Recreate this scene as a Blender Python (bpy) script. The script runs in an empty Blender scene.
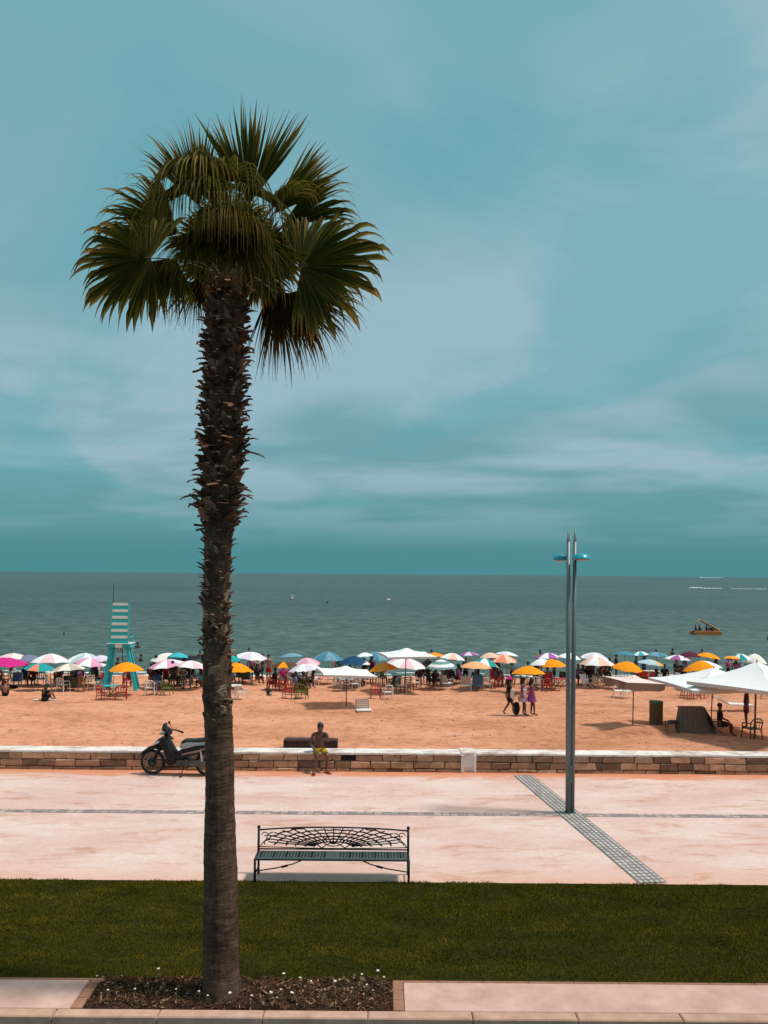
import bpy, math, random
import numpy as np
from mathutils import Vector, Matrix, Euler, noise
random.seed(7)
sc = bpy.context.scene
COL = sc.collection
R = math.radians

# ------------------------------------------------------------------ camera geometry
H, F, CX, HY = 4.5, 800.0, 384.0, 574.0
ROLL = math.atan(6/768)
def ray(x, y):
    a, b = x-CX, y-HY
    return a*math.cos(ROLL)+b*math.sin(ROLL), a*math.sin(ROLL)-b*math.cos(ROLL)
def W(x, y, D):
    X, Z = ray(x, y)
    return Vector((X*D/F, D, H+Z*D/F))
def G(x, y, z=0.0):
    X, Z = ray(x, y)
    return W(x, y, F*(H-z)/(-Z))
def sand_base(Y):
    if Y < 34: return -1.5
    if Y < 51: return -1.5-0.55*((Y-34)/17)**1.25
    return -2.05-(Y-51)*0.06
MOUND = (9.6, 31.0)
def sand_z(X, Y):
    z = sand_base(Y)
    z += 0.045*noise.noise(Vector((X*.35, Y*.35, 0)))+0.045*noise.noise(Vector((X*1.7, Y*1.7, 3)))
    d2 = ((X-MOUND[0])/1.6)**2+((Y-MOUND[1])/0.8)**2
    z += 0.16*math.exp(-d2)
    return z
def S(x, y):
    z = -1.7
    for _ in range(8):
        p = G(x, y, z); z = sand_z(p.x, p.y)
    return Vector((p.x, p.y, z))

cam = bpy.data.cameras.new('camera'); co = bpy.data.objects.new('camera', cam); COL.objects.link(co)
co.location = (0, 0, H)
co.rotation_euler = (Matrix.Rotation(R(90), 3, 'X') @ Matrix.Rotation(ROLL, 3, 'Z')).to_euler()
cam.sensor_fit = 'VERTICAL'; cam.sensor_height = 24; cam.lens = 24*F/1024
cam.shift_y = 62/1024; cam.clip_start = .1; cam.clip_end = 60000
sc.camera = co

# ------------------------------------------------------------------ materials
def srgb(r, g, b):
    f = lambda c: (c/255/12.92) if c/255 <= .04045 else ((c/255+.055)/1.055)**2.4
    return (f(r), f(g), f(b), 1)
MATS = {}
def nodes(name):
    m = bpy.data.materials.new(name); m.use_nodes = True
    nt = m.node_tree; b = nt.nodes['Principled BSDF']
    return m, nt, b
def mat(name, col, rough=.6, metal=0., var=.18, scale=8., bump=0., trans=0., spec=.5):
    if name in MATS: return MATS[name]
    m, nt, b = nodes(name)
    N, L = nt.nodes, nt.links
    tc = N.new('ShaderNodeTexCoord'); n = N.new('ShaderNodeTexNoise')
    n.inputs['Scale'].default_value = scale; n.inputs['Detail'].default_value = 5
    L.new(tc.outputs['Object'], n.inputs['Vector'])
    mx = N.new('ShaderNodeMix'); mx.data_type = 'RGBA'
    c = list(col)[:3]
    mx.inputs['A'].default_value = tuple(v*(1-var) for v in c)+(1,)
    mx.inputs['B'].default_value = tuple(min(1, v*(1+var)) for v in c)+(1,)
    L.new(n.outputs['Fac'], mx.inputs['Factor']); L.new(mx.outputs['Result'], b.inputs['Base Color'])
    b.inputs['Roughness'].default_value = rough; b.inputs['Metallic'].default_value = metal
    b.inputs['Specular IOR Level'].default_value = spec
    if trans: b.inputs['Transmission Weight'].default_value = trans
    if bump:
        bp = N.new('ShaderNodeBump'); bp.inputs['Strength'].default_value = bump; bp.inputs['Distance'].default_value = .02
        L.new(n.outputs['Fac'], bp.inputs['Height']); L.new(bp.outputs['Normal'], b.inputs['Normal'])
    MATS[name] = m
    return m
def ramp(N, stops):
    r = N.new('ShaderNodeValToRGB'); e = r.color_ramp.elements
    while len(e) < len(stops): e.new(.5)
    for el, (p, c) in zip(e, stops): el.position = p; el.color = c if len(c) == 4 else tuple(c)+(1,)
    return r
def noise_node(nt, vec, scale, detail=5, rough=.55, dist=0):
    n = nt.nodes.new('ShaderNodeTexNoise'); n.inputs['Scale'].default_value = scale
    n.inputs['Detail'].default_value = detail; n.inputs['Roughness'].default_value = rough
    n.inputs['Distortion'].default_value = dist
    nt.links.new(vec, n.inputs['Vector']); return n
def mapping(nt, out, scale=(1, 1, 1), rot=(0, 0, 0), loc=(0, 0, 0)):
    m = nt.nodes.new('ShaderNodeMapping'); m.inputs['Scale'].default_value = scale
    m.inputs['Rotation'].default_value = rot; m.inputs['Location'].default_value = loc
    nt.links.new(out, m.inputs['Vector']); return m.outputs['Vector']
def mixc(nt, fac, a, b, mode='MIX'):
    m = nt.nodes.new('ShaderNodeMix'); m.data_type = 'RGBA'; m.blend_type = mode
    for k, v in (('Factor', fac), ('A', a), ('B', b)):
        if isinstance(v, (int, float)): m.inputs[k].default_value = v
        elif isinstance(v, tuple): m.inputs[k].default_value = v if len(v) == 4 else v+(1,)
        else: nt.links.new(v, m.inputs[k])
    return m.outputs['Result']
def mth(nt, op, a, b=None, clamp=False):
    m = nt.nodes.new('ShaderNodeMath'); m.operation = op; m.use_clamp = clamp
    for i, v in enumerate((a, b)):
        if v is None: continue
        if isinstance(v, (int, float)): m.inputs[i].default_value = v
        else: nt.links.new(v, m.inputs[i])
    return m.outputs[0]
def bump(nt, b, h, strength, dist, prev=None):
    bp = nt.nodes.new('ShaderNodeBump'); bp.inputs['Strength'].default_value = strength; bp.inputs['Distance'].default_value = dist
    nt.links.new(h, bp.inputs['Height'])
    if prev is not None: nt.links.new(prev, bp.inputs['Normal'])
    nt.links.new(bp.outputs['Normal'], b.inputs['Normal']); return bp.outputs['Normal']

def matte(nt, b):
    """swap the glossy shader for a plain diffuse one: dry sand, soil and grass have no sheen"""
    d = nt.nodes.new('ShaderNodeBsdfDiffuse'); d.inputs['Roughness'].default_value = .6
    for k in (('Base Color', 'Color'), ('Normal', 'Normal')):
        if b.inputs[k[0]].links: nt.links.new(b.inputs[k[0]].links[0].from_socket, d.inputs[k[1]])
    nt.links.new(d.outputs[0], nt.nodes['Material Output'].inputs['Surface'])
def m_sand():
    m, nt, b = nodes('sand'); tc = nt.nodes.new('ShaderNodeTexCoord'); o = tc.outputs['Object']
    n1 = noise_node(nt, mapping(nt, o, (.25, .5, 1)), 1.0, 8, .6)
    n2 = noise_node(nt, o, 3.0, 8, .65)
    n3 = noise_node(nt, mapping(nt, o, (.6, 1.6, 1)), 1.3, 6, .7, 1.0)
    r = ramp(nt.nodes, [(.3, (.57, .245, .135)), (.5, (.70, .32, .19)), (.7, (.79, .395, .255))]); nt.links.new(n1.outputs['Fac'], r.inputs[0])
    r2 = ramp(nt.nodes, [(.34, (.5, .47, .46)), (.5, (1, 1, 1)), (.72, (1.1, 1.1, 1.1))]); nt.links.new(n2.outputs['Fac'], r2.inputs[0])
    r3 = ramp(nt.nodes, [(.54, (1, 1, 1)), (.66, (.66, .6, .58))]); nt.links.new(n3.outputs['Fac'], r3.inputs[0])
    c = mixc(nt, .6, r.outputs[0], r2.outputs[0], 'MULTIPLY'); c = mixc(nt, .6, c, r3.outputs[0], 'MULTIPLY')
    nt.links.new(c, b.inputs['Base Color']); b.inputs['Roughness'].default_value = 1; b.inputs['Specular IOR Level'].default_value = .1
    p = bump(nt, b, n2.outputs['Fac'], .9, .12)
    n4 = noise_node(nt, o, 14, 4); bump(nt, b, n4.outputs['Fac'], .5, .03, p); matte(nt, b)
    return m
def m_pave():
    m, nt, b = nodes('pavement'); tc = nt.nodes.new('ShaderNodeTexCoord'); o = tc.outputs['Object']
    base = noise_node(nt, mapping(nt, o, (.5, 1, 1)), .8, 8, .62)
    fine = noise_node(nt, o, 9, 8, .7)
    st = noise_node(nt, mapping(nt, o, (.7, 2.2, 1), (0, 0, .05)), 1.2, 7, .7, .8)
    sp = noise_node(nt, o, 26, 3, .5)
    r = ramp(nt.nodes, [(.3, (.60, .39, .33)), (.48, (.66, .46, .41)), (.62, (.71, .54, .49))]); nt.links.new(base.outputs['Fac'], r.inputs[0])
    rf = ramp(nt.nodes, [(.3, (.86, .84, .84)), (.6, (1, 1, 1))]); nt.links.new(fine.outputs['Fac'], rf.inputs[0])
    rs = ramp(nt.nodes, [(.52, (1, 1, 1)), (.66, (.80, .60, .48))]); nt.links.new(st.outputs['Fac'], rs.inputs[0])
    rp = ramp(nt.nodes, [(.27, (.45, .36, .32)), (.31, (1, 1, 1))]); nt.links.new(sp.outputs['Fac'], rp.inputs[0])
    c = mixc(nt, .8, r.outputs[0], rf.outputs[0], 'MULTIPLY'); c = mixc(nt, .85, c, rs.outputs[0], 'MULTIPLY'); c = mixc(nt, .7, c, rp.outputs[0], 'MULTIPLY')
    # wind-blown sand lying along the wall foot and the lawn edge
    sx = nt.nodes.new('ShaderNodeSeparateXYZ'); nt.links.new(o, sx.inputs[0])
    yy = mth(nt, 'ADD', sx.outputs['Y'], mth(nt, 'MULTIPLY', st.outputs['Fac'], 1.6))
    mr = nt.nodes.new('ShaderNodeMapRange'); nt.links.new(yy, mr.inputs[0]); mr.inputs[1].default_value = 18.4; mr.inputs[2].default_value = 18.75
    mr2 = nt.nodes.new('ShaderNodeMapRange'); nt.links.new(yy, mr2.inputs[0]); mr2.inputs[1].default_value = 13.3; mr2.inputs[2].default_value = 12.4; mr2.inputs[4].default_value = .45
    c = mixc(nt, mr.outputs[0], c, (.62, .25, .14)); c = mixc(nt, mr2.outputs[0], c, (.63, .32, .2))
    nt.links.new(c, b.inputs['Base Color']); b.inputs['Roughness'].default_value = .9; b.inputs['Specular IOR Level'].default_value = .2
    bump(nt, b, fine.outputs['Fac'], .35, .01); return m
def m_setts(name, c1, c2, mortar, bw, bh, ms=.02):
    m, nt, b = nodes(name); tc = nt.nodes.new('ShaderNodeTexCoord'); o = tc.outputs['UV']
    br = nt.nodes.new('ShaderNodeTexBrick'); nt.links.new(o, br.inputs['Vector'])
    for k, v in (('Color1', c1), ('Color2', c2), ('Mortar', mortar)): br.inputs[k].default_value = v
    br.inputs['Scale'].default_value = 1; br.inputs['Brick Width'].default_value = bw; br.inputs['Row Height'].default_value = bh
    br.inputs['Mortar Size'].default_value = ms; br.offset = 0
    n = noise_node(nt, tc.outputs['Object'], 3, 6); rr = ramp(nt.nodes, [(.3, (.7, .66, .64)), (.6, (1, 1, 1))]); nt.links.new(n.outputs['Fac'], rr.inputs[0])
    c = mixc(nt, .8, br.outputs['Color'], rr.outputs[0], 'MULTIPLY'); nt.links.new(c, b.inputs['Base Color'])
    b.inputs['Roughness'].default_value = .85; inv = mth(nt, 'SUBTRACT', 1, br.outputs['Fac']); bump(nt, b, inv, .5, .008); return m
def m_stone():
    m, nt, b = nodes('wall_stone'); tc = nt.nodes.new('ShaderNodeTexCoord'); o = tc.outputs['Object']
    uv = noise_node(nt, mapping(nt, o, (1.7, 1, 3.7)), .9, 2); n = noise_node(nt, o, 7, 8, .7); g = noise_node(nt, o, 1.3, 4)
    at = nt.nodes.new('ShaderNodeAttribute'); at.attribute_name = 'tone'
    r = ramp(nt.nodes, [(0, (.17, .10, .065)), (.35, (.32, .18, .11)), (.7, (.46, .27, .17)), (1, (.60, .33, .20))]); nt.links.new(at.outputs['Fac'], r.inputs[0])
    rn = ramp(nt.nodes, [(.3, (.45, .43, .42)), (.5, (.95, .95, .95)), (.7, (1.25, 1.2, 1.15))]); nt.links.new(n.outputs['Fac'], rn.inputs[0])
    c = mixc(nt, .8, r.outputs[0], rn.outputs[0], 'MULTIPLY'); nt.links.new(c, b.inputs['Base Color'])
    b.inputs['Roughness'].default_value = .95; bump(nt, b, n.outputs['Fac'], .9, .03); return m
def m_white_worn():
    m, nt, b = nodes('worn_white_paint'); tc = nt.nodes.new('ShaderNodeTexCoord'); o = tc.outputs['Object']
    n = noise_node(nt, mapping(nt, o, (1, 2, 2)), 1.6, 9, .75); f = noise_node(nt, o, 18, 5)
    r = ramp(nt.nodes, [(.34, (.26, .16, .12)), (.44, (.56, .45, .40)), (.53, (.74, .68, .64)), (.7, (.80, .76, .74))]); nt.links.new(n.outputs['Fac'], r.inputs[0])
    nt.links.new(r.outputs[0], b.inputs['Base Color']); b.inputs['Roughness'].default_value = .8; bump(nt, b, f.outputs['Fac'], .4, .01); return m
def m_sea():
    m, nt, b = nodes('sea_water'); tc = nt.nodes.new('ShaderNodeTexCoord'); o = tc.outputs['Object']
    big = noise_node(nt, mapping(nt, o, (.006, .02, 1)), 1, 4); med = noise_node(nt, mapping(nt, o, (.5, .45, 1)), 1, 8, .75)
    w1 = noise_node(nt, mapping(nt, o, (.5, 1.3, 1)), 1.2, 8, .65, .3); w2 = noise_node(nt, mapping(nt, o, (.05, .16, 1)), 1, 6, .6)
    r = ramp(nt.nodes, [(.3, (.040, .078, .077)), (.7, (.066, .112, .105))]); nt.links.new(big.outputs['Fac'], r.inputs[0])
    r2 = ramp(nt.nodes, [(.36, (.42, .45, .47)), (.5, (.95, .95, .95)), (.64, (1.6, 1.55, 1.5))]); nt.links.new(med.outputs['Fac'], r2.inputs[0])
    c = mixc(nt, .9, r.outputs[0], r2.outputs[0], 'MULTIPLY')
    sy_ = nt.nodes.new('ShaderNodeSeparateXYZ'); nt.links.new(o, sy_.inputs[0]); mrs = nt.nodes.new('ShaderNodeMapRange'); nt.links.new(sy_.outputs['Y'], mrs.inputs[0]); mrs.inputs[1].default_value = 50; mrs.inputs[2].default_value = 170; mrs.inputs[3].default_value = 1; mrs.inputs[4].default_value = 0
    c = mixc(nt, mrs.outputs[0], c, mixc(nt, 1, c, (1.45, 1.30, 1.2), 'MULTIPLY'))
    nt.links.new(c, b.inputs['Base Color']); b.inputs['Roughness'].default_value = .42
    b.inputs['IOR'].default_value = 1.33; b.inputs['Specular IOR Level'].default_value = .28
    p = bump(nt, b, w1.outputs['Fac'], .8, .5); bump(nt, b, w2.outputs['Fac'], .9, 3.0, p); return m
def m_trunk():
    m, nt, b = nodes('palm_bark'); tc = nt.nodes.new('ShaderNodeTexCoord'); o = tc.outputs['Object']
    ring = noise_node(nt, mapping(nt, o, (4.5, 4.5, 15)), 1, 8, .72, .9); fib = noise_node(nt, mapping(nt, o, (30, 30, 4)), 1, 6, .7)
    pat = noise_node(nt, o, 2.2, 5)
    r = ramp(nt.nodes, [(.3, (.070, .038, .026)), (.5, (.155, .088, .060)), (.72, (.27, .165, .115))]); nt.links.new(ring.outputs['Fac'], r.inputs[0])
    rf = ramp(nt.nodes, [(.35, (.45, .42, .41)), (.6, (1.1, 1.05, 1))]); nt.links.new(fib.outputs['Fac'], rf.inputs[0])
    rp = ramp(nt.nodes, [(.3, (.5, .5, .5)), (.65, (1, 1, 1))]); nt.links.new(pat.outputs['Fac'], rp.inputs[0])
    c = mixc(nt, .75, r.outputs[0], rf.outputs[0], 'MULTIPLY'); c = mixc(nt, .8, c, rp.outputs[0], 'MULTIPLY')
    nt.links.new(c, b.inputs['Base Color']); b.inputs['Roughness'].default_value = .95; b.inputs['Specular IOR Level'].default_value = .15
    p = bump(nt, b, ring.outputs['Fac'], .9, .04); bump(nt, b, fib.outputs['Fac'], .6, .01, p); return m
def m_leaf(name, stops, tr=.38):
    m, nt, b = nodes(name); tc = nt.nodes.new('ShaderNodeTexCoord')
    sx = nt.nodes.new('ShaderNodeSeparateXYZ'); nt.links.new(tc.outputs['UV'], sx.inputs[0])
    at = nt.nodes.new('ShaderNodeAttribute'); at.attribute_name = 'rib'; r = ramp(nt.nodes, stops); u = mth(nt, 'ADD', sx.outputs['X'], mth(nt, 'MULTIPLY', mth(nt, 'SUBTRACT', sx.outputs['Y'], .5), .35), True)
    nt.links.new(u, r.inputs[0]); rc = mixc(nt, mth(nt, 'MULTIPLY', mth(nt, 'POWER', at.outputs['Fac'], 2.0), .8), mixc(nt, 1, r.outputs[0], (.36, .38, .4), 'MULTIPLY'), mixc(nt, 1, r.outputs[0], (2.3, 2.0, 1.5), 'MULTIPLY')); nt.links.new(rc, b.inputs['Base Color'])
    b.inputs['Roughness'].default_value = .6; b.inputs['Specular IOR Level'].default_value = .12
    out = nt.nodes['Material Output']; t = nt.nodes.new('ShaderNodeBsdfTranslucent'); nt.links.new(rc, t.inputs[0])
    ms = nt.nodes.new('ShaderNodeMixShader'); ms.inputs[0].default_value = tr
    nt.links.new(b.outputs[0], ms.inputs[1]); nt.links.new(t.outputs[0], ms.inputs[2]); nt.links.new(ms.outputs[0], out.inputs[0]); return m
def m_grass():
    m, nt, b = nodes('lawn_blades'); tc = nt.nodes.new('ShaderNodeTexCoord'); o = tc.outputs['Object']
    a = noise_node(nt, mapping(nt, o, (.8, 2, 1)), 1.3, 6, .65); at = nt.nodes.new('ShaderNodeAttribute'); at.attribute_name = 'tone'
    r = ramp(nt.nodes, [(.34, (.048, .048, .004)), (.5, (.115, .098, .007)), (.64, (.20, .145, .012))]); nt.links.new(a.outputs['Fac'], r.inputs[0])
    r2 = ramp(nt.nodes, [(0, (.5, .55, .6)), (.7, (1.1, 1.05, 1)), (.95, (1.6, 1.35, 1.2))]); nt.links.new(at.outputs['Fac'], r2.inputs[0])
    c = mixc(nt, 1, r.outputs[0], r2.outputs[0], 'MULTIPLY'); nt.links.new(c, b.inputs['Base Color'])
    matte(nt, b); return m
def m_generic2(name, c1, c2, scale, rough, bs=.5, bd=.02, det=8):
    m, nt, b = nodes(name); tc = nt.nodes.new('ShaderNodeTexCoord'); n = noise_node(nt, tc.outputs['Object'], scale, det, .65)
    r = ramp(nt.nodes, [(.3, c1), (.7, c2)]); nt.links.new(n.outputs['Fac'], r.inputs[0]); nt.links.new(r.outputs[0], b.inputs['Base Color'])
    b.inputs['Roughness'].default_value = rough; b.inputs['Specular IOR Level'].default_value = .25; bump(nt, b, n.outputs['Fac'], bs, bd)
    if rough >= .9: matte(nt, b)
    return m

M_SAND, M_PAVE, M_STONE, M_WWORN, M_SEA, M_TRUNK, M_GRASS = m_sand(), m_pave(), m_stone(), m_white_worn(), m_sea(), m_trunk(), m_grass()
M_KERB = m_generic2('kerb_concrete', (.44, .26, .19, 1), (.62, .40, .31, 1), 5, .9, .5, .01)
M_EDGING = m_generic2('edging_brick', (.30, .14, .09, 1), (.42, .22, .15, 1), 6, .9, .5, .01)
M_SLAB = m_generic2('slab_concrete', (.50, .31, .25, 1), (.70, .47, .40, 1), 2.5, .9, .4, .008)
M_SOIL = m_generic2('soil', (.018, .010, .007, 1), (.075, .040, .026, 1), 6, 1, 1, .05)
M_ASPH = m_generic2('asphalt', (.035, .032, .032, 1), (.07, .064, .06, 1), 30, .9, .4, .01)
M_MULCH = m_generic2('mulch', (.04, .02, .012, 1), (.17, .085, .05, 1), 9, 1, .4, .01)
def fab(name, c): return mat('fabric_'+name, c, .85, var=.07, scale=3, spec=.15)
FC = dict(white=(.80, .80, .80), cream=(.78, .72, .62), pink=(.72, .32, .48), palepink=(.78, .52, .56), magenta=(.55, .02, .2), lilac=(.66, .58, .70),
          purple=(.35, .10, .32), slate=(.17, .19, .30), teal=(.02, .30, .31), turquoise=(.04, .42, .46), blue=(.06, .22, .31), navy=(.012, .06, .13),
          steel=(.16, .30, .38), salmon=(.75, .24, .15), orange=(.86, .29, .008), amber=(.80, .36, .08), paleorange=(.80, .40, .20), peach=(.80, .50, .38),
          black=(.02, .022, .025), brown=(.10, .055, .03), beige=(.50, .42, .36), burgundy=(.10, .018, .035), darkgreen=(.045, .06, .055), paleblue=(.42, .55, .60),
          red=(.50, .02, .02), green=(.12, .16, .02), stripe=(.16, .30, .32), tan=(.42, .29, .22), tentpink=(.80, .60, .56))
def FM(n): return fab(n, FC[n])
def plast(name, c): return mat('plastic_'+name, c, .45, var=.06, scale=6)
PC = dict(red=(.42, .015, .015), white=(.74, .72, .70), grey=(.34, .33, .33), blue=(.02, .10, .22), green=(.13, .17, .02), darkgreen=(.02, .05, .03), wood=(.33, .13, .05),
          black=(.018, .018, .02), turquoise=(.05, .38, .42), brown=(.045, .022, .014), pink=(.6, .04, .12), cream=(.62, .5, .4))
def PM(n): return plast(n, PC[n])
M_STEEL = mat('galvanised_steel', (.16, .185, .19), .5, .5, var=.15, scale=3)
M_ALU = mat('white_metal', (.6, .6, .58), .5, .2)
M_POLE = mat('parasol_pole', (.22, .19, .17), .6, .1)
M_DARKPOLE = mat('brown_metal', (.10, .07, .05), .5, .3)
M_IRON = mat('black_iron', (.012, .016, .017), .5, .5, scale=20)
M_TEALWOOD = mat('teal_paint', (.02, .45, .48), .6, var=.1)
M_WHITEPT = mat('white_paint', (.78, .78, .76), .6, var=.06)
M_DARKWOOD = mat('dark_wood', (.035, .014, .009), .7, var=.4, scale=12, bump=.3)
M_WOOD = mat('weathered_wood', (.16, .10, .05), .8, var=.4, scale=10, bump=.3)
SK = dict(dark=mat('skin_dark', (.11, .042, .024), .5, var=.08), mid=mat('skin_brown', (.22, .095, .055), .5, var=.08), light=mat('skin_tan', (.36, .18, .115), .5, var=.08))
M_HAIR = mat('black_hair', (.008, .006, .006), .6, var=.2, scale=60)
M_BLACKP = mat('black_bodywork', (.007, .008, .009), .4, .0, var=.2, spec=.25)
M_RUBBER = mat('rubber', (.015, .015, .016), .85, bump=.2)
M_CHROME = mat('bright_metal', (.5, .5, .5), .25, 1)
M_SILVER = mat('silver_panel', (.30, .32, .33), .45, .2)

# ------------------------------------------------------------------ mesh helper
class MB:
    def __init__(s): s.v = []; s.f = []; s.m = []; s.uv = None
    def add(s, vs, fs, mi=0):
        k = len(s.v); s.v += [tuple(v) for v in vs]; s.f += [tuple(i+k for i in f) for f in fs]; s.m += [mi]*len(fs); return s
    def box(s, c, size, rot=None, mi=0, taper=1.0, bev=0.0):
        x, y, z = (d/2 for d in size)
        if bev:
            b = min(bev, x*.9, y*.9, z*.9); vs = []
            for sz, ins in ((-1, b), (-1, 0), (1, 0), (1, b)):
                zz = sz*(z-(0 if ins else b)); 
                for (sx, sy) in ((-1, -1), (1, -1), (1, 1), (-1, 1)): vs.append(Vector((sx*(x-ins), sy*(y-ins), zz)))
            fs = [(3, 2, 1, 0), (12, 13, 14, 15)]
            for r in range(3):
                for i in range(4): fs.append((r*4+i, r*4+(i+1) % 4, r*4+4+(i+1) % 4, r*4+4+i))
        else:
            vs = [Vector((sx*x*(taper if sz > 0 else 1), sy*y*(taper if sz > 0 else 1), sz*z)) for sz in (-1, 1) for sx, sy in ((-1, -1), (1, -1), (1, 1), (-1, 1))]
            fs = [(3, 2, 1, 0), (4, 5, 6, 7), (0, 1, 5, 4), (1, 2, 6, 5), (2, 3, 7, 6), (3, 0, 4, 7)]
        M = Euler(rot).to_matrix() if rot else None
        c = Vector(c); return s.add([(M @ v if M else v)+c for v in vs], fs, mi)
    def tube(s, pts, rad, n=8, mi=0, cap=True, flat=1.0):
        pts = [Vector(p) for p in pts]; rad = [rad]*len(pts) if isinstance(rad, (int, float)) else rad
        vs = []; fs = []; prev = None
        for i, p in enumerate(pts):
            t = (pts[min(i+1, len(pts)-1)]-pts[max(i-1, 0)]).normalized()
            if prev is None: a = t.orthogonal().normalized() if abs(t.x) > .9 or abs(t.z) < .99 else Vector((1, 0, 0))
            else: a = (prev-t*prev.dot(t)).normalized()
            prev = a; b = t.cross(a)
            for k in range(n):
                q = 2*math.pi*k/n; vs.append(p+(a*math.cos(q)+b*math.sin(q)*flat)*rad[i])
        for i in range(len(pts)-1):
            for k in range(n): fs.append((i*n+k, i*n+(k+1) % n, (i+1)*n+(k+1) % n, (i+1)*n+k))
        if cap: fs.append(tuple(range(n-1, -1, -1))); fs.append(tuple((len(pts)-1)*n+k for k in range(n)))
        return s.add(vs, fs, mi)
    def lathe(s, prof, n=16, c=(0, 0, 0), mi=0, M=None):
        vs = []; fs = []; c = Vector(c)
        for r, z in prof:
            for k in range(n):
                q = 2*math.pi*k/n; v = Vector((r*math.cos(q), r*math.sin(q), z)); vs.append((M @ v if M else v)+c)
        for i in range(len(prof)-1):
            for k in range(n): fs.append((i*n+k, i*n+(k+1) % n, (i+1)*n+(k+1) % n, (i+1)*n+k))
        fs.append(tuple(range(n-1, -1, -1))); fs.append(tuple((len(prof)-1)*n+k for k in range(n)))
        return s.add(vs, fs, mi)
    def ball(s, c, r, n=10, mi=0, M=None):
        r = (r, r, r) if isinstance(r, (int, float)) else r; vs = []; fs = []; c = Vector(c); m = n//2
        for i in range(m+1):
            t = math.pi*(i+.02*(i == 0)-.02*(i == m))/m
            for k in range(n):
                q = 2*math.pi*k/n; v = Vector((r[0]*math.sin(t)*math.cos(q), r[1]*math.sin(t)*math.sin(q), r[2]*math.cos(t))); vs.append((M @ v if M else v)+c)
        for i in range(m):
            for k in range(n): fs.append((i*n+k, (i+1)*n+k, (i+1)*n+(k+1) % n, i*n+(k+1) % n))
        fs.append(tuple(range(n))); fs.append(tuple(m*n+k for k in range(n-1, -1, -1)))
        return s.add(vs, fs, mi)
    def prism(s, out, y0, y1, mi=0, bev=0):
        """outline in (x,z) extruded along y"""
        n = len(out)
        if bev:
            cx = sum(p[0] for p in out)/n; cz = sum(p[1] for p in out)/n
            rings = []
            for yy, k in ((y0, 1), (y0+bev, 0), (y1-bev, 0), (y1, 1)):
                rr = []
                for (x, z) in out:
                    d = math.hypot(x-cx, z-cz) or 1; q = 1-(bev/d if k else 0); rr.append((cx+(x-cx)*q, yy, cz+(z-cz)*q))
                rings.append(rr)
        else: rings = [[(x, y0, z) for x, z in out], [(x, y1, z) for x, z in out]]
        vs = [v for r in rings for v in r]; fs = [tuple(range(n)), tuple((len(rings)-1)*n+k for k in range(n-1, -1, -1))]
        for i in range(len(rings)-1):
            for k in range(n): fs.append((i*n+(k+1) % n, i*n+k, (i+1)*n+k, (i+1)*n+(k+1) % n))
        return s.add(vs, fs, mi)
    def mesh(s, name, mats, smooth=False):
        me = bpy.data.meshes.new(name); me.from_pydata(s.v, [], s.f)
        for m in (mats if isinstance(mats, (list, tuple)) else [mats]): me.materials.append(m)
        me.polygons.foreach_set('material_index', s.m)
        me.polygons.foreach_set('use_smooth', [smooth]*len(s.f)); me.update(); return me
    def build(s, name, mats, parent=None, smooth=False, loc=None):
        o = bpy.data.objects.new(name, s.mesh(name, mats, smooth)); COL.objects.link(o)
        if parent: o.parent = parent
        if loc is not None: o.location = loc
        return o
def tag(o, label=None, cat=None, group=None, kind=None):
    if label: o['label'] = label
    if cat: o['category'] = cat
    if group: o['group'] = group
    if kind: o['kind'] = kind
    return o
def empty(name, loc, rz=0, label=None, cat=None, group=None, scale=1):
    o = bpy.data.objects.new(name, None); COL.objects.link(o); o.location = loc; o.rotation_euler = (0, 0, rz); o.scale = (scale,)*3
    o.empty_display_size = .1; return tag(o, label, cat, group)
def shade_auto(o, ang=40):
    me = o.data
    me.polygons.foreach_set('use_smooth', [True]*len(me.polygons)); me.set_sharp_from_angle(angle=R(ang)); return o

# ------------------------------------------------------------------ setting
def sheet(name, x0, x1, y0, y1, z, m, nx=1, ny=1, fz=None, uv=False, thick=0):
    xs = np.linspace(x0, x1, nx+1); ys = np.linspace(y0, y1, ny+1); b = MB()
    vs = [(x, y, (fz(x, y) if fz else z)) for y in ys for x in xs]
    fs = [(j*(nx+1)+i, j*(nx+1)+i+1, (j+1)*(nx+1)+i+1, (j+1)*(nx+1)+i) for j in range(ny) for i in range(nx)]
    b.add(vs, fs); o = b.build(name, m, smooth=True); tag(o, kind='structure'); return o
WALL_Y = 18.2; LAWN0, LAWN1 = 8.87, 11.70
BEDX0, BEDX1 = G(89, 1000).x, G(393, 1000).x
sheet('terrain', -3000, 3000, -400, 8.0, -3.0, M_ASPH)     # far ground behind the street
sheet('road', -60, 60, -30, 8.09, -.13, M_ASPH)
sheet('pavement', -40, 40, LAWN1-.04, WALL_Y+.3, 0.0, M_PAVE, 40, 8)
sheet('beach_sand', -70, 70, WALL_Y+.35, 58, 0, M_SAND, 420, 150, sand_z)
sheet('sea', -9000, 9000, 46, 40000, -2.05, M_SEA, 8, 40)
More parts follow.
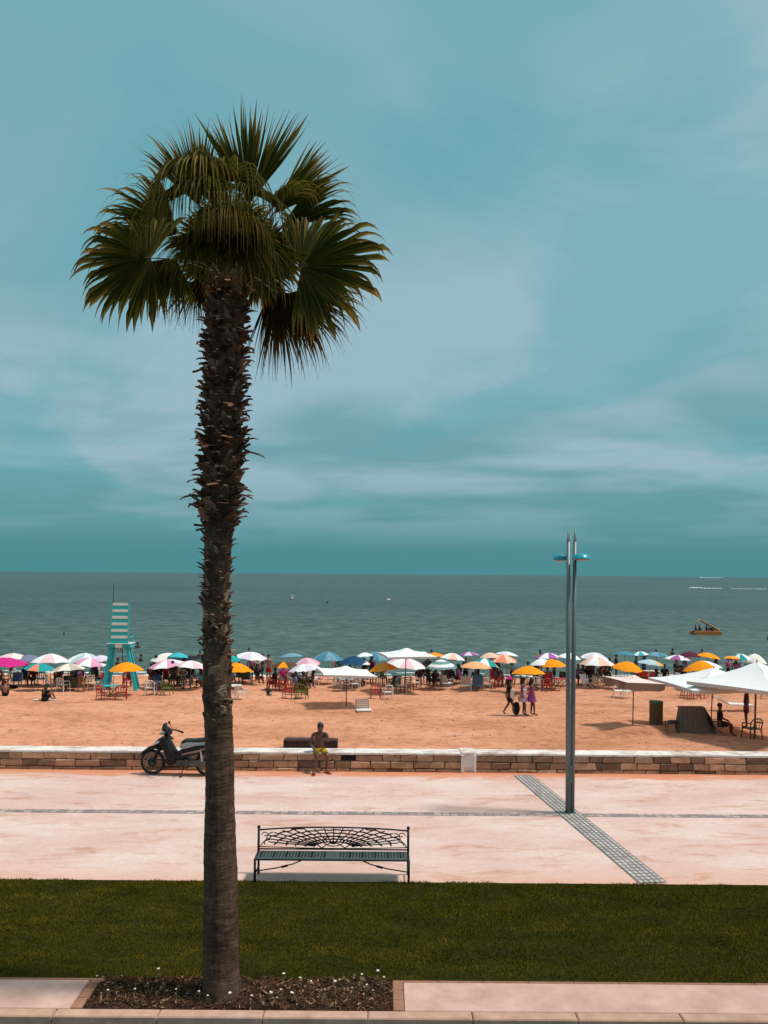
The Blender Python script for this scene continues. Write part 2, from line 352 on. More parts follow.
# lawn soil and blades
sheet('lawn_soil', -14, 14, LAWN0-.02, LAWN1-.03, .006, m_generic2('lawn_soil', (.02, .022, .006, 1), (.045, .04, .012, 1), 8, 1), 4, 4)
def grass():
    n = 260000; rng = np.random.default_rng(3)
    x = rng.uniform(-9, 9, n); y = rng.uniform(LAWN0-.01, LAWN1, n)
    edge = LAWN1+.035*np.sin(x*2.1)+.025*np.sin(x*5.3+1)+.02*np.sin(x*13)-.03
    y = np.where(y > edge, y-.15, y)
    patch = np.sin(x*3.1+np.sin(y*4))*np.sin(y*5.3+np.sin(x*2.2)*2)*.5+np.sin(x*9+y*3)*np.sin(y*11-x*2)*.3
    h = (.032+.014*patch)*rng.uniform(.6, 1.3, n); h = np.maximum(h, .015)
    a = rng.uniform(0, 2*np.pi, n); w = rng.uniform(.003, .006, n); l = rng.uniform(.1, .9, n)*h; b = rng.uniform(0, 2*np.pi, n)
    base = np.stack([x, y, np.zeros(n)], 1); side = np.stack([np.cos(a)*w, np.sin(a)*w, np.zeros(n)], 1)
    lean = np.stack([np.cos(b)*l, np.sin(b)*l, h*.9], 1)
    V = np.stack([base-side, base+side, base+lean*.5+[0, 0, 0]+side*.7, base+lean], 1).reshape(-1, 3)
    me = bpy.data.meshes.new('lawn_grass'); me.vertices.add(4*n); me.vertices.foreach_set('co', V.astype('f').ravel())
    idx = np.arange(n)*4; L = np.stack([idx, idx+1, idx+2, idx, idx+2, idx+3], 1).ravel()
    me.loops.add(6*n); me.loops.foreach_set('vertex_index', L.astype('i'))
    me.polygons.add(2*n); me.polygons.foreach_set('loop_start', np.arange(2*n)*3)
    me.update(calc_edges=True); me.validate()
    at = me.attributes.new('tone', 'FLOAT', 'POINT'); t = np.repeat(np.clip(rng.normal(.5, .22, n)+.25*patch, 0, 1), 4)
    if len(at.data) == 4*n: at.data.foreach_set('value', t.astype('f'))
    me.materials.append(M_GRASS); o = bpy.data.objects.new('lawn_grass', me); COL.objects.link(o)
    tag(o, 'dark green lawn of short mown grass behind the palm', 'grass', kind='stuff')
grass()
# strips of setts across the promenade
def uvstrip(name, p0, p1, w, z, m, nu):
    p0, p1 = Vector(p0), Vector(p1); d = (p1-p0); L = d.length; n = Vector((-d.y, d.x)).normalized()*w/2
    b = MB(); b.add([(p.x, p.y, z) for p in (p0-n, p1-n, p1+n, p0+n)], [(0, 1, 2, 3)]); o = b.build(name, m); tag(o, kind='structure')
    u = o.data.uv_layers.new(name='UVMap')
    for i, c in enumerate(((0, 0), (L, 0), (L, w), (0, w))): u.data[i].uv = c
    if o.data.polygons[0].normal.z < 0: o.data.flip_normals()
    return o
M_S1 = m_setts('grey_setts', (.40, .36, .34, 1), (.52, .47, .44, 1), (.12, .11, .11, 1), .12, .083, .014)
M_S2 = m_setts('dark_setts', (.20, .19, .19, 1), (.55, .40, .35, 1), (.24, .19, .17, 1), .16, .11, .016)
a, b_ = G(523, 775.5), G(653, 883)
dv = (a-b_).normalized()
uvstrip('pavement_setts_strip', (b_.x, b_.y), (a.x, a.y), .43, .008, M_S1, 5)
c0 = G(384, 813.6); uvstrip('pavement_marking_line', (-16, c0.y), (16, c0.y), .20, .004, M_S2, 2)
# kerb stones, slabs, edging, bed
kb = MB(); x = -14.0; y0, y1 = 8.09, 8.235
while x < 14:
    kb.box((x+.533, (y0+y1)/2, -.09), (1.055, y1-y0, .19), bev=.012); x += 1.067
tag(kb.build('kerb', M_KERB), kind='structure')
YB = 8.24
sl = MB(); 
for xa, xb in ((-14, BEDX0-.15), (BEDX1+.12, 14)):
    n = 6 if xb-xa > 8 else 4; sl.box(((xa+xb)/2, (YB+LAWN0-.05)/2+.004, -.05), (xb-xa, LAWN0-.05-YB-.006, .1), bev=.006)
tag(sl.build('pavement_slab', M_SLAB), kind='structure')
ed = MB()
for xa in (BEDX0-.075, BEDX1+.055):
    yy = YB
    while yy < LAWN0-.1: ed.box((xa, yy+.1, -.045), (.11, .195, .11), bev=.008); yy += .2
for s0, s1 in ((-14, BEDX0-.02), (BEDX1, 14)):
    x = s0
    while x < s1-.05: ed.box((x+.25, LAWN0-.03, -.045), (.495, .04, .1), bev=.006); x += .5
tag(ed.build('kerb_edging', M_EDGING), kind='structure')
def soil_h(x, y):
    e = min(1, max(0, (y-YB)/.07))*min(1, max(0, (x-BEDX0)/.08))*min(1, max(0, (BEDX1-x)/.08))
    return -.004+e*_soil(x, y)
def _soil(x, y): return .024+.025*noise.noise(Vector((x*3, y*3, 0)))+.025*noise.noise(Vector((x*11, y*11, 2)))
sheet('ground_soil_bed', BEDX0-.02, BEDX1+.0, YB, LAWN0+.02, 0, M_SOIL, 160, 40, soil_h)
# mulch crumbs
mb = MB()
for i in range(2600):
    x, y = random.uniform(BEDX0, BEDX1-.02), random.uniform(YB+.01, LAWN0); L = random.uniform(.008, .04); z = soil_h(x, y)+.006
    e = Euler((random.uniform(-.7, .7), random.uniform(-.7, .7), random.uniform(0, 6.3))).to_matrix(); w = L*random.uniform(.15, .5)
    mb.add([(e @ Vector(q))+Vector((x, y, z)) for q in ((-L, -w, 0), (L, -w*.4, .004), (L*.9, w*.5, 0), (-L*.7, w, .006))], [(0, 1, 2, 3)], 0 if random.random() < .8 else 1)
tag(mb.build('leaf_litter', [M_MULCH, mat('dead_leaf', (.26, .15, .08), .9)]), 'brown bark crumbs and dead leaves on the soil bed', 'leaf litter', kind='stuff')
tg = MB()
for i in range(900):
    x = random.uniform(BEDX0, BEDX1); y = random.gauss(LAWN0-.02, .06) if random.random() < .75 else random.uniform(YB, LAWN0); z = 0; hh = random.uniform(.03, .1); aa = random.uniform(0, 6.3)
    if y < YB+.02: continue
    dx, dy = math.cos(aa), math.sin(aa); w = .003
    tg.add([(x-dy*w, y+dx*w, z), (x+dy*w, y-dx*w, z), (x+dx*hh*.4, y+dy*hh*.4, z+hh)], [(0, 1, 2)])
tag(tg.build('weeds', M_GRASS), 'thin green weeds growing along the edge of the soil bed', 'weeds', kind='stuff')

# white flowers
M_PETAL = mat('white_petal', (.78, .74, .66), .7, var=.08); M_STEM = mat('flower_stem', (.10, .10, .03), .8)
fl = [(160, 966, 2), (199, 992, 1), (207, 997, 1), (236, 978, 2), (230, 994, 2), (135, 989, 1), (97, 975, 1), (108, 990, 1), (271, 993, 2), (281, 991, 1), (284, 975, 2), (292, 994, 2), (276, 1002, 0),
      (311, 983, 1), (335, 983, 2), (340, 980, 0), (362, 975, 1), (367, 985, 1), (378, 972, 2), (384, 978, 1), (300, 978, 1), (325, 990, 0), (176, 992, 0), (250, 1002, 1), (373, 990, 0), (148, 985, 0), (352, 988, 0)]
for (px, py, sz) in fl:
    hh = random.uniform(.08, .2); top = G(px, py, hh); gx, gy = top.x+random.uniform(-.03, .03), min(max(top.y, YB+.04), LAWN0-.03)
    z0 = soil_h(gx, gy)-.01
    t = empty('flower_plant', (gx, gy, z0), 0, 'small white flower on a thin stem in the soil bed under the palm', 'flower', 'white flowers in the palm bed')
    tp = Vector((top.x-gx, 0, hh)); b = MB(); b.tube([(0, 0, 0), tp*.5+Vector((.008, 0, 0)), tp], [.003, .0025, .002], 5)
    for k in range(5):
        q = random.uniform(0, 6.3); h = random.uniform(.15, .8)*hh; d = Vector((math.cos(q), math.sin(q), .4)); s = d.cross(Vector((0, 0, 1))).normalized()*.006
        p = tp*(h/hh); b.add([p-s*.3, p+d*.015-s, p+d*.035, p+d*.015+s], [(0, 1, 2, 3)])
    b.build('stem', M_STEM, t)
    b = MB(); r = (.010, .014, .020)[sz]
    for k in range(9):
        q = 2*math.pi*k/9; d = Vector((math.cos(q), math.sin(q), random.uniform(.1, .9))).normalized(); s = Vector((-math.sin(q), math.cos(q), 0))*r*.38
        b.add([tp, tp+d*r*.6-s, tp+d*r*1.15, tp+d*r*.6+s], [(0, 1, 2, 3)])
    b.ball(tp+Vector((0, 0, .003)), r*.45, 6); b.build('blossom', M_PETAL, t)

# ------------------------------------------------------------------ promenade wall
gx0, gx1 = G(460.5, 771).x, G(476, 772).x
WH = .385
def stone_wall(xa, xb, label, vents=()):
    t = empty('stone_wall', ((xa+xb)/2, WALL_Y+.24, 0), 0, label, 'wall'); off = -(xa+xb)/2
    rnd = random.Random(int(xa*10)+5)
    b = MB(); tones = []
    rows = [(-.02, .075), (.075, .235), (.235, WH)]
    for ri, (z0, z1) in enumerate(rows):
        x = xa
        while x < xb-.01:
            w = rnd.uniform(.30, .60); 
            if xb-(x+w) < .25: w = xb-x
            if ri == 2:
                for va, vb in vents:
                    if x < va < x+w: w = va-x
                    if abs(x-va) < 1e-6: w = vb-va
            isv = ri == 2 and any(abs(x-va) < 1e-6 for va, vb in vents)
            if w > .02 and not isv:
                k = len(b.v); pr = rnd.uniform(-.012, .018)
                b.box((x+w/2+off, .0-.24+.06-pr/2, (z0+z1)/2), (w-.018, .12+pr, z1-z0-.016), bev=.014)
                for i in range(k, len(b.v)):
                    v = b.v[i]; b.v[i] = (v[0]+rnd.uniform(-.012, .012), v[1]+rnd.uniform(-.016, .004), v[2]+rnd.uniform(-.010, .010))
                tones += [min(1, max(0, rnd.gauss(.5, .3)))]*(len(b.v)-k)
            x += w
    o = b.build('stone_facing', M_STONE, t); at = o.data.attributes.new('tone', 'FLOAT', 'POINT'); at.data.foreach_set('value', tones)
    c = MB(); c.box((0, .0, (WH-1.55)/2), (xb-xa-.01, .36, WH+1.55-.004)); 
    c.build('mortar_core', mat('mortar', (.20, .12, .08), .95, bump=.5), t)
    c = MB(); x = xa
    while x < xb-.01:
        w = min(rnd.uniform(1.6, 2.4), xb-x)
        if xb-x-w < .5: w = xb-x
        dz = rnd.uniform(-.004, .004)
        c.box((x+w/2+off, -.03, WH+.025+dz), (w-.006, .44, .055), bev=.012); x += w
    c.build('coping', M_WWORN, t)
    for va, vb in vents:
        v = MB(); v.box(((va+vb)/2+off, -.20, .32), (vb-va-.03, .03, .12), mi=0)
        for k in range(4): v.box(((va+vb)/2+off, -.222, .275+k*.03), (vb-va-.04, .012, .008), rot=(.5, 0, 0), mi=1)
        v.build('vent', [M_RUBBER, M_IRON], t)
va = G(341, 756, .33).x; 
vaW, vbW = W(341, 757, WALL_Y).x, W(356, 757, WALL_Y).x
stone_wall(-28, gx0, 'brown stone low wall with white coping, the stretch behind the scooter and seated boy', [(vaW, vbW)])
stone_wall(gx1, 28, 'brown stone low wall with white coping, the stretch behind the twin lamp post')
b = MB(); b.box(((gx0+gx1)/2, WALL_Y+.25, (WH+.072-1.55)/2), (gx1-gx0+.01, .42, WH+.07+1.55)); b.box(((gx0+gx1)/2, WALL_Y+.24, WH+.036), (gx1-gx0+.02, .46, .06), bev=.015)
b.box((gx0+.03, WALL_Y+.02, .2), (.07, .12, .40), bev=.012); b.box((gx1-.03, WALL_Y+.03, .2), (.06, .10, .40), bev=.012)
tag(b.build('wall_pier', M_WWORN), 'worn white painted pier joining the two stretches of stone wall', 'wall pier')

# ------------------------------------------------------------------ palm
PD = 8.57
def PW(x, y, dd=0):
    return W(x, y, PD) + Vector((0, dd, 0))
base = G(222.5, 994); PD = base.y
pal = empty('palm_tree', (base.x, base.y, 0), 0, 'tall fan palm with shaggy brown trunk rising from the soil bed', 'palm tree')
def PL(x, y, dd=0): return PW(x, y, dd)-Vector((base.x, base.y, 0))
prof = [(1003, 223, 25), (993, 222.5, 20.5), (970, 221, 18.8), (930, 220.5, 17.8), (880, 220.5, 17.2), (840, 220, 16), (800, 220, 15), (760, 219.5, 14.5), (720, 218, 14.3), (690, 217, 14.2), (660, 217, 14), (640, 216, 13), (600, 216, 12.8), (560, 217.5, 13.6),
        (500, 219.5, 15.5), (440, 222, 17.5), (380, 224, 18.2), (330, 226, 17.5), (300, 228, 17), (280, 231, 14), (262, 232, 10)]
pm = PD/F
pts = []; rads = []
for i in range(len(prof)-1):
    (ya, xa, ra), (yb, xb, rb) = prof[i], prof[i+1]; n = max(1, int(abs(ya-yb)/3))
    for k in range(n):
        f = k/n; pts.append((xa+(xb-xa)*f, ya+(yb-ya)*f)); rads.append((ra+(rb-ra)*f)*pm)
vs, fs = [], []; NS = 40
for i, ((x, y), r) in enumerate(zip(pts, rads)):
    c = PL(x, y); 
    for k in range(NS):
        q = 2*math.pi*k/NS
        lump = 1+.05*noise.noise(Vector((math.cos(q)*1.5, math.sin(q)*1.5, c.z*1.5)))+.045*noise.noise(Vector((math.cos(q)*1.2, math.sin(q)*1.2, c.z*18)))
        if y > 960: lump += .05*math.sin(q*7)*(y-960)/40
        vs.append(c+Vector((math.cos(q)*r*lump*.97, math.sin(q)*r*lump*.97, 0)))
for i in range(len(pts)-1):
    for k in range(NS): fs.append((i*NS+k, i*NS+(k+1) % NS, (i+1)*NS+(k+1) % NS, (i+1)*NS+k))
tb = MB(); tb.add(vs, fs, 0)
def radius_at(y):
    for i in range(len(prof)-1):
        if prof[i][0] >= y >= prof[i+1][0]:
            f = (prof[i][0]-y)/(prof[i][0]-prof[i+1][0]); return prof[i][1]+(prof[i+1][1]-prof[i][1])*f, (prof[i][2]+(prof[i+1][2]-prof[i][2])*f)*pm
    return prof[-1][1], prof[-1][2]*pm
rr = random.Random(11)
def boot(y, q, L, w, up, mi, curl=0):
    cx, r = radius_at(y); c = PL(cx, y); o = Vector((math.cos(q), math.sin(q), 0)); s = Vector((-math.sin(q), math.cos(q), 0)); th = .016
    p = c+o*(r*.86); d = (o*math.cos(up)+Vector((0, 0, 1))*math.sin(up)); nn = s.cross(d)
    sec = []
    for t, ww in ((0, 1), (.5, .8), (.85, .6), (1, .42)):
        u = up-curl*t; d2 = o*math.cos(u)+Vector((0, 0, 1))*math.sin(u); p2 = p+d2*L*t+s*L*.22*t*rr.uniform(-1, 1)
        sec.append([p2-s*w*ww, p2-s*w*ww*.4+nn*-th, p2+s*w*ww*.4+nn*-th, p2+s*w*ww, p2+nn*th*.6])
    vs = [v for k in sec for v in k]; fs = []
    for i in range(3):
        for k in range(5): fs.append((i*5+k, i*5+(k+1) % 5, i*5+5+(k+1) % 5, i*5+5+k))
    fs.append((15, 16, 17, 18, 19)); tb.add(vs, fs, mi)
for i in range(620):
    y = 286+(655-286)*(i+rr.random())/620; q = i*2.39996+rr.uniform(-.35, .35)
    if y > 530 and rr.random() < .3: continue
    big = 1.3 if 440 < y < 525 else (1.0 if y < 440 else .68)
    boot(y, q, rr.uniform(.11, .19)*big, rr.uniform(.035, .062)*big, rr.uniform(.75, 1.35) if y < 525 else rr.uniform(1.05, 1.45), rr.choice([0, 1, 1, 2]), rr.uniform(-.1, .9))
for i in range(420):
    y = rr.uniform(290, 530); boot(y, rr.uniform(0, 6.28), rr.uniform(.06, .13), rr.uniform(.015, .04), rr.uniform(.1, .8), rr.choice([0, 1, 1, 2]), rr.uniform(-.3, .5))
for i in range(300):   # ragged fibre scraps lower down
    y = rr.uniform(590, 730); boot(y, rr.uniform(0, 6.28), rr.uniform(.05, .13), rr.uniform(.03, .07), rr.uniform(1.25, 1.52), rr.choice([0, 0, 1, 1, 2]), 0)
for (y, q, L) in ((455, -.1, .42), (497, -.2, .3), (498, 3.3, .36), (505, 3.0, .28), (470, 3.2, .2), (372, 3.25, .22), (490, .1, .26), (640, 2.9, .12), (655, -.1, .12)): boot(y, q, L*.75, .045, .45, 1, .55)
shade_auto(tb.build('trunk', [M_TRUNK, mat('leaf_base', (.17, .088, .054), .9, var=.5, scale=18, bump=.5, spec=.15), mat('leaf_base_pale', (.34, .21, .14), .9, var=.4, scale=20, bump=.4, spec=.15)], pal), 50)

LG = m_leaf('fan_leaf_green', [(0, (.15, .135, .014)), (.3, (.072, .084, .009)), (.6, (.12, .125, .015)), (.82, (.30, .22, .045)), (1, (.48, .30, .10))])
LY = m_leaf('fan_leaf_yellow', [(0, (.17, .12, .015)), (.4, (.15, .125, .018)), (.75, (.28, .20, .04)), (1, (.40, .24, .09))], .35)
LB = m_leaf('fan_leaf_dry', [(0, (.16, .060, .012)), (.3, (.060, .045, .008)), (.7, (.15, .075, .018)), (1, (.30, .14, .06))])
LP = mat('petiole', (.09, .045, .014), .55, var=.3, scale=10)
CR = PL(231, 272)
def frond(hx, hy, dd, axis, nrm, Lpx, spread, droop, leaf, seed, nseg=46, cup=.18, pet=True, split=.52, tipdroop=1.0, tip=1.0):
    rn = random.Random(seed); h = PL(hx, hy, dd); A = Vector(axis).normalized(); N = Vector(nrm); N = (N-A*N.dot(A)).normalized(); B = N.cross(A); L = Lpx*pm
    uvs = []; b = MB(); S_ = R(spread); dphi = 2*S_/(nseg-1); T = [0, .12, .26, .4, .5, .6, .7, .78, .86, .93, 1.0]
    for i in range(nseg):
        ph = -S_+dphi*i+rn.gauss(0, .22)*dphi; d = (A*math.cos(ph)+B*math.sin(ph)).normalized(); side = N.cross(d).normalized()
        l = L*(.86+.14*math.cos(ph*.8))*rn.uniform(.84, 1.12); dr = droop*rn.uniform(.5, 1.7)*tipdroop; dsp = split*rn.uniform(.75, 1.2); fold = rn.uniform(-.35, .35)
        p = h.copy(); cur = d.copy(); prev = 0; seg = rn.random(); k0 = len(b.v); rtip = rn.uniform(.5, 1.7); tw = rn.uniform(-.5, .5); wav = rn.uniform(-.25, .25)
        for j, t in enumerate(T):
            dt = t-prev; prev = t
            g = .25*droop if t < dsp else 1.6*dr*(t-dsp)/(1-dsp)+.25*droop+tip*5.5*max(0, t-.66)*rtip
            cur = (cur+Vector((0, 0, -1))*g*dt*2.2+N*(-cup*abs(math.sin(ph)))*dt*.6+side*wav*dt*(t > dsp)+N*fold*dt*(t > dsp)).normalized()
            p = p+cur*l*dt
            if t <= dsp: hw = t*l*math.tan(dphi/2)*1.32+.002
            else: hw = dsp*l*math.tan(dphi/2)*max(.04, 1-(t-dsp)/(1-dsp))**1.0*1.15
            hw = max(hw, .0012); nn = side.cross(cur).normalized(); s2 = side
            if t > dsp: 
                q = Matrix.Rotation(tw*(t-dsp)*2.5, 3, cur); s2 = q @ side; nn = q @ nn
            zz = 1.1*hw if j else 0
            b.v += [tuple(p-s2*hw), tuple(p+nn*zz), tuple(p+s2*hw)]; uvs += [(t, seg)]*3
        for j in range(len(T)-1):
            a0 = k0+j*3
            for q in (0, 1): b.f.append((a0+q, a0+q+1, a0+q+4, a0+q+3)); b.m.append(0)
    leafo = b.build('frond', leaf, pal, smooth=False)
    u = leafo.data.uv_layers.new(name='UVMap'); buf = []
    for lp in leafo.data.loops: buf += uvs[lp.vertex_index]
    u.data.foreach_set('uv', buf)
    at = leafo.data.attributes.new('rib', 'FLOAT', 'POINT'); at.data.foreach_set('value', [1.0 if i % 3 == 1 else 0.0 for i in range(len(leafo.data.vertices))])
    if pet:
        st = CR+Vector((0, 0, -.12-.1*rn.random())); dirn = (h-st); mid = st+dirn*.5+Vector((0, 0, .06+.08*rn.random()))
        pp = MB(); P = [st, st+dirn*.25+Vector((0, 0, .07)), mid, st+dirn*.78+Vector((0, 0, .05)), h, h+A*.07]; pp.tube(P, [.020, .014, .011, .010, .009, .003], 6, flat=.6)
        pp.build('petiole', LP, leafo)
k = 100
MAIN = [
 # hx, hy, depth, axis, normal, L, spread, droop, leaf, tip, split
 (160, 271, -.35, (-1, -.1, .02), (.1, -1, .30), 80, 112, .40, LG, 2.2, .74),
 (180, 238, -.10, (-.88, -.15, .48), (-.2, -1, .2), 84, 46, .40, LG, 2.2, .68),
 (198, 204, .05, (-.30, 0, 1), (0, -1, .1), 84, 30, .12, LG, .5, .68),
 (212, 200, .25, (-.12, .2, 1), (0, -1, .1), 78, 26, .12, LG, .3, .65),
 (248, 202, .05, (.05, 0, 1), (0, -1, 0), 100, 34, .03, LG, 0, .66),
 (272, 210, .1, (.72, .1, .78), (.1, -1, .1), 86, 19, .04, LG, .1, .72),
 (280, 228, 0, (.88, -.1, .56), (.1, -1, .3), 88, 23, .20, LG, 2.2, .62),
 (276, 218, -.25, (.5, -.5, .5), (.4, -.6, .8), 62, 55, .9, LG, 2.6, .45),
 (304, 276, -.25, (1, -.15, .16), (-.1, -1, .25), 86, 104, .40, LG, 1.9, .74),
 (298, 262, .2, (.85, .3, .30), (0, -1, .2), 66, 80, .3, LG, 1, .6),
 (280, 298, -.15, (.50, -.1, -.9), (-.6, -1, .1), 86, 54, .22, LB, .8, .55),
 (292, 294, -.05, (.8, -.1, -.6), (-.3, -1, .1), 78, 46, .3, LG, .8, .55),
 (266, 288, .2, (.35, .2, -1), (0, -1, 0), 74, 46, .3, LB, .4, .4),
 (196, 276, .1, (-.35, 0, -1), (0, -1, 0), 54, 52, .3, LB, .5, .45),
 (180, 266, -.2, (-.35, -.2, -.8), (.2, -1, .1), 64, 54, .3, LG, .8, .6),
 (214, 188, -.55, (-.25, -1, .0), (0, .3, 1), 100, 70, 2.5, LY, 3, .40),
 (224, 210, -.62, (.05, -1, .0), (0, .2, 1), 96, 70, 2.4, LG, 3, .35),
 (240, 238, -.60, (.35, -1, .1), (0, .3, 1), 80, 76, 2.2, LY, 3, .38),
 (204, 214, -.50, (-.4, -1, .0), (-.1, .2, 1), 92, 66, 2.2, LG, 3, .35),
 (258, 214, -.45, (.4, -1, .1), (.1, .3, 1), 88, 70, 2.2, LG, 3, .35),
 (232, 196, -.30, (.1, -.8, .4), (0, .8, .6), 84, 66, 1.8, LG, 3, .38),
 (222, 242, -.42, (-.1, -.3, -1), (0, -1, .1), 60, 62, .4, LG, 1, .5),
 (248, 246, -.42, (.25, -.3, -1), (0, -1, .1), 62, 62, .4, LG, 1, .5),
 (204, 240, -.25, (-.3, -.3, -1), (0, -1, .1), 62, 56, .4, LG, 1, .5),
 (270, 248, -.2, (.3, -.2, -1), (0, -1, .1), 70, 56, .4, LG, 1, .45),
 (240, 236, .1, (.3, 0, 1), (0, -1, .1), 44, 100, .4, LG, 1, .7),
 (204, 240, .1, (-.6, 0, 1), (0, -1, .1), 42, 100, .4, LG, 1, .7),
 (226, 222, .15, (0, 0, 1), (0, -1, .1), 48, 90, .4, LG, 1, .7),
 (264, 246, .15, (.8, 0, .8), (0, -1, .1), 42, 100, .4, LG, 1, .7),
 (214, 260, .1, (-1, 0, .3), (0, -1, .1), 46, 100, .4, LG, 1, .7),
 (254, 262, .1, (1, 0, .1), (0, -1, .1), 54, 110, .4, LG, 1, .7),
 (234, 256, .0, (0, 0, -1), (0, -1, .1), 44, 110, .4, LG, 1, .7),
]
for (hx, hy, dd, ax, nm, L, spd, dr, lf, tp, sp_) in MAIN:
    k += 1; frond(hx, hy, dd, ax, nm, L, spd, dr, lf, k, tip=tp, split=sp_, nseg=max(22, min(54, int(spd*.66+12))))
rr = random.Random(5)
for i in range(6):
    q = math.pi*(i+.5)/6; el = rr.uniform(-.1, 1.0); ax = Vector((math.cos(q)*math.cos(el), abs(math.sin(q))*math.cos(el)*.9+.3, math.sin(el)))
    hx = 232+ax.x*34; hy = 256-ax.z*40; nm = (-ax.x*.3, -.8, .4)
    k += 1; frond(hx, hy, ax.y*.6+.2, ax, nm, rr.uniform(40, 48), rr.uniform(55, 80), .4, LG if i % 3 else LB, k, nseg=36)

# ------------------------------------------------------------------ lamp post
lp = G(570.3, 813.5); t = empty('lamp_post', lp, 0, 'tall grey twin-pole lamp post with two turquoise dome lamps on the promenade', 'street lamp')
LD = lp.y
b = MB(); b.box((-.005, -.052, .75), (.05, .012, .32), bev=.004); b.build('access_hatch', mat('hatch_metal', (.10, .12, .125), .6), t)
def LL(x, y, dd=0): return W(x, y, LD)+Vector((0, dd, 0))-lp
for (xb, xt, dd, col) in ((567.9, 568.3, -.01, 0), (572.4, 575.6, .05, 1)):
    b = MB(); B0 = LL(xb, 813.5, dd); B0.z = 0; T0 = LL(xt, 541.5, dd); T1 = LL(xt+.3, 527, dd)
    b.tube([B0, B0.lerp(T0, .5), T0], [.050, .045, .036], 14); b.build('pole', M_STEEL, t, smooth=True)
    b = MB(); b.tube([T0-Vector((0, 0, .01)), T0+Vector((0, 0, .015)), T1], [.037, .028, .006], 12); b.build('spike', M_STEEL, t, smooth=True)
b = MB(); b.box((.0, .02, .006), (.20, .16, .012), bev=.004)
for sx in (-.08, .08):
    for sy in (-.045, .085): b.tube([(sx, sy, .01), (sx, sy, .03)], .008, 6)
b.build('base_plate', M_STEEL, t)
M_LAMPT = mat('turquoise_lamp', (.0, .30, .38), .35, var=.05)
for (cx, cy, w, dd, hm) in ((579.8, 559, 19, -.14, 1), (561.5, 559.5, 14, .12, 1)):
    c = LL(cx, cy, dd); r = w/2*LD/F
    b = MB(); b.lathe([(r, 0), (r*.98, .012), (r*.82, .05), (r*.66, .082), (r*.4, .10), (.01, .105)], 24, c); s = b.build('lamp_shade', M_LAMPT, t, smooth=True); shade_auto(s, 50)
    b = MB(); b.lathe([(r*.3, -.034), (r*.8, -.018), (r*.97, -.001)], 24, c); b.build('lens', mat('lamp_lens', (.40, .22, .18), .3), t, smooth=True)
    b = MB(); pc = LL(568.3 if cx < 570 else 575, cy, 0 if cx < 570 else .05); b.tube([pc+Vector((0, 0, .05)), c+Vector((0, 0, .06))], .016, 8); b.build('arm', M_STEEL, t)

# ------------------------------------------------------------------ bench
bl, brr = G(257.5, 876), G(408, 876); BW = (brr.x-bl.x); BY = 11.96; t = empty('park_bench', ((bl.x+brr.x)/2, BY, 0), 0, 'ornate black cast iron bench with lattice back and blue-grey seat at the lawn edge', 'bench')
hw = BW/2; ZB, ZE, ZT = .375, .655, .70
for s in (-1, 1):
    b = MB(); b.tube([(s*hw, .02, 0), (s*hw, 0, .34), (s*hw, .02, ZE+.03)], .018, 8); b.ball((s*hw, .02, ZE+.045), .026, 8)
    b.tube([(s*hw, 0, .34), (s*hw, -.34, .335)], .016, 6); b.tube([(s*hw, -.34, .0), (s*hw, -.33, .34)], .018, 8)
    b.tube([(s*hw, 0, .12), (s*hw, -.34, .12)], .010, 6); b.build('end_frame', M_IRON, t, smooth=True)
    b = MB(); b.tube([(s*hw, -.30, .155), (s*hw*.72, -.29, .20), (s*hw*.5, -.28, .26), (s*hw*.38, -.28, .32)], .010, 6); b.tube([(s*hw*.66, -.29, .213), (s*hw*.58, -.285, .235)], .018, 6); b.build('brace', M_IRON, t)
b = MB()
def top(x): return ZE+(ZT-ZE)*(1-(min(abs(x), hw)/hw)**2.2)
b.tube([(x, .02, top(x)) for x in np.linspace(-hw, hw, 25)], .013, 6)
b.tube([(-hw, .01, ZB), (hw, .01, ZB)], .012, 6)
run = [(x, .01, ZB+.035-.02*(1-(x/hw)**2)) for x in np.linspace(-hw, hw, 15)]; b.tube(run, .007, 5)
nr = 22
for i in range(2, nr-1):
    a = math.pi*i/nr; dx, dz = math.cos(a)*hw*1.05, math.sin(a)*.34; pts_ = []
    for f in np.linspace(.26, 1, 12):
        x, z = dx*f, ZB+.02+dz*f
        if abs(x) > hw-.10 or z > top(x)-.004: break
        pts_.append((x, .015, z))
    if len(pts_) > 1: b.tube(pts_, .009, 5)
for f in (.26, .37, .50, .63, .77, .92):
    run = []
    for i in range(81):
        a = math.pi*(.045+.91*i/80); wob = 1+.045*abs(math.sin(a*13+f*9)); x, z = math.cos(a)*hw*f*wob, ZB+.02+math.sin(a)*.34*f*wob
        if abs(x) < hw-.06 and z < top(x)-.004: run.append((x, .015, z))
        else:
            if len(run) > 1: b.tube(run, .0105, 5)
            run = []
    if len(run) > 1: b.tube(run, .0105, 5)
for s in (-1, 1):
    sp_ = [(s*(hw-.02-.20*u-.03*math.sin(u*6)), .015, ZB+.03+.22*u**.6) for u in np.linspace(0, 1, 12)]; b.tube(sp_, .008, 5)
    sp_ = [(s*(hw-.10+.055*math.cos(u)*(1-u/8)), .015, ZE-.07+.045*math.sin(u)*(1-u/8)) for u in np.linspace(0, 6, 18)]; b.tube(sp_, .007, 5)
b.tube([(x, .015, ZB+.02+abs(.22*math.cos(x*9))*.35) for x in np.linspace(-.26, .26, 25)], .009, 5)
b.tube([(.05*math.cos(u), .015, ZB+.12+.04*math.sin(u)) for u in np.linspace(0, 6.283, 17)], .009, 5)
b.tube([(.15*math.cos(u), .015, ZB+.12+.075*math.sin(u)) for u in np.linspace(0, 6.283, 21)], .008, 5)
b.build('backrest', M_IRON, t, smooth=True)
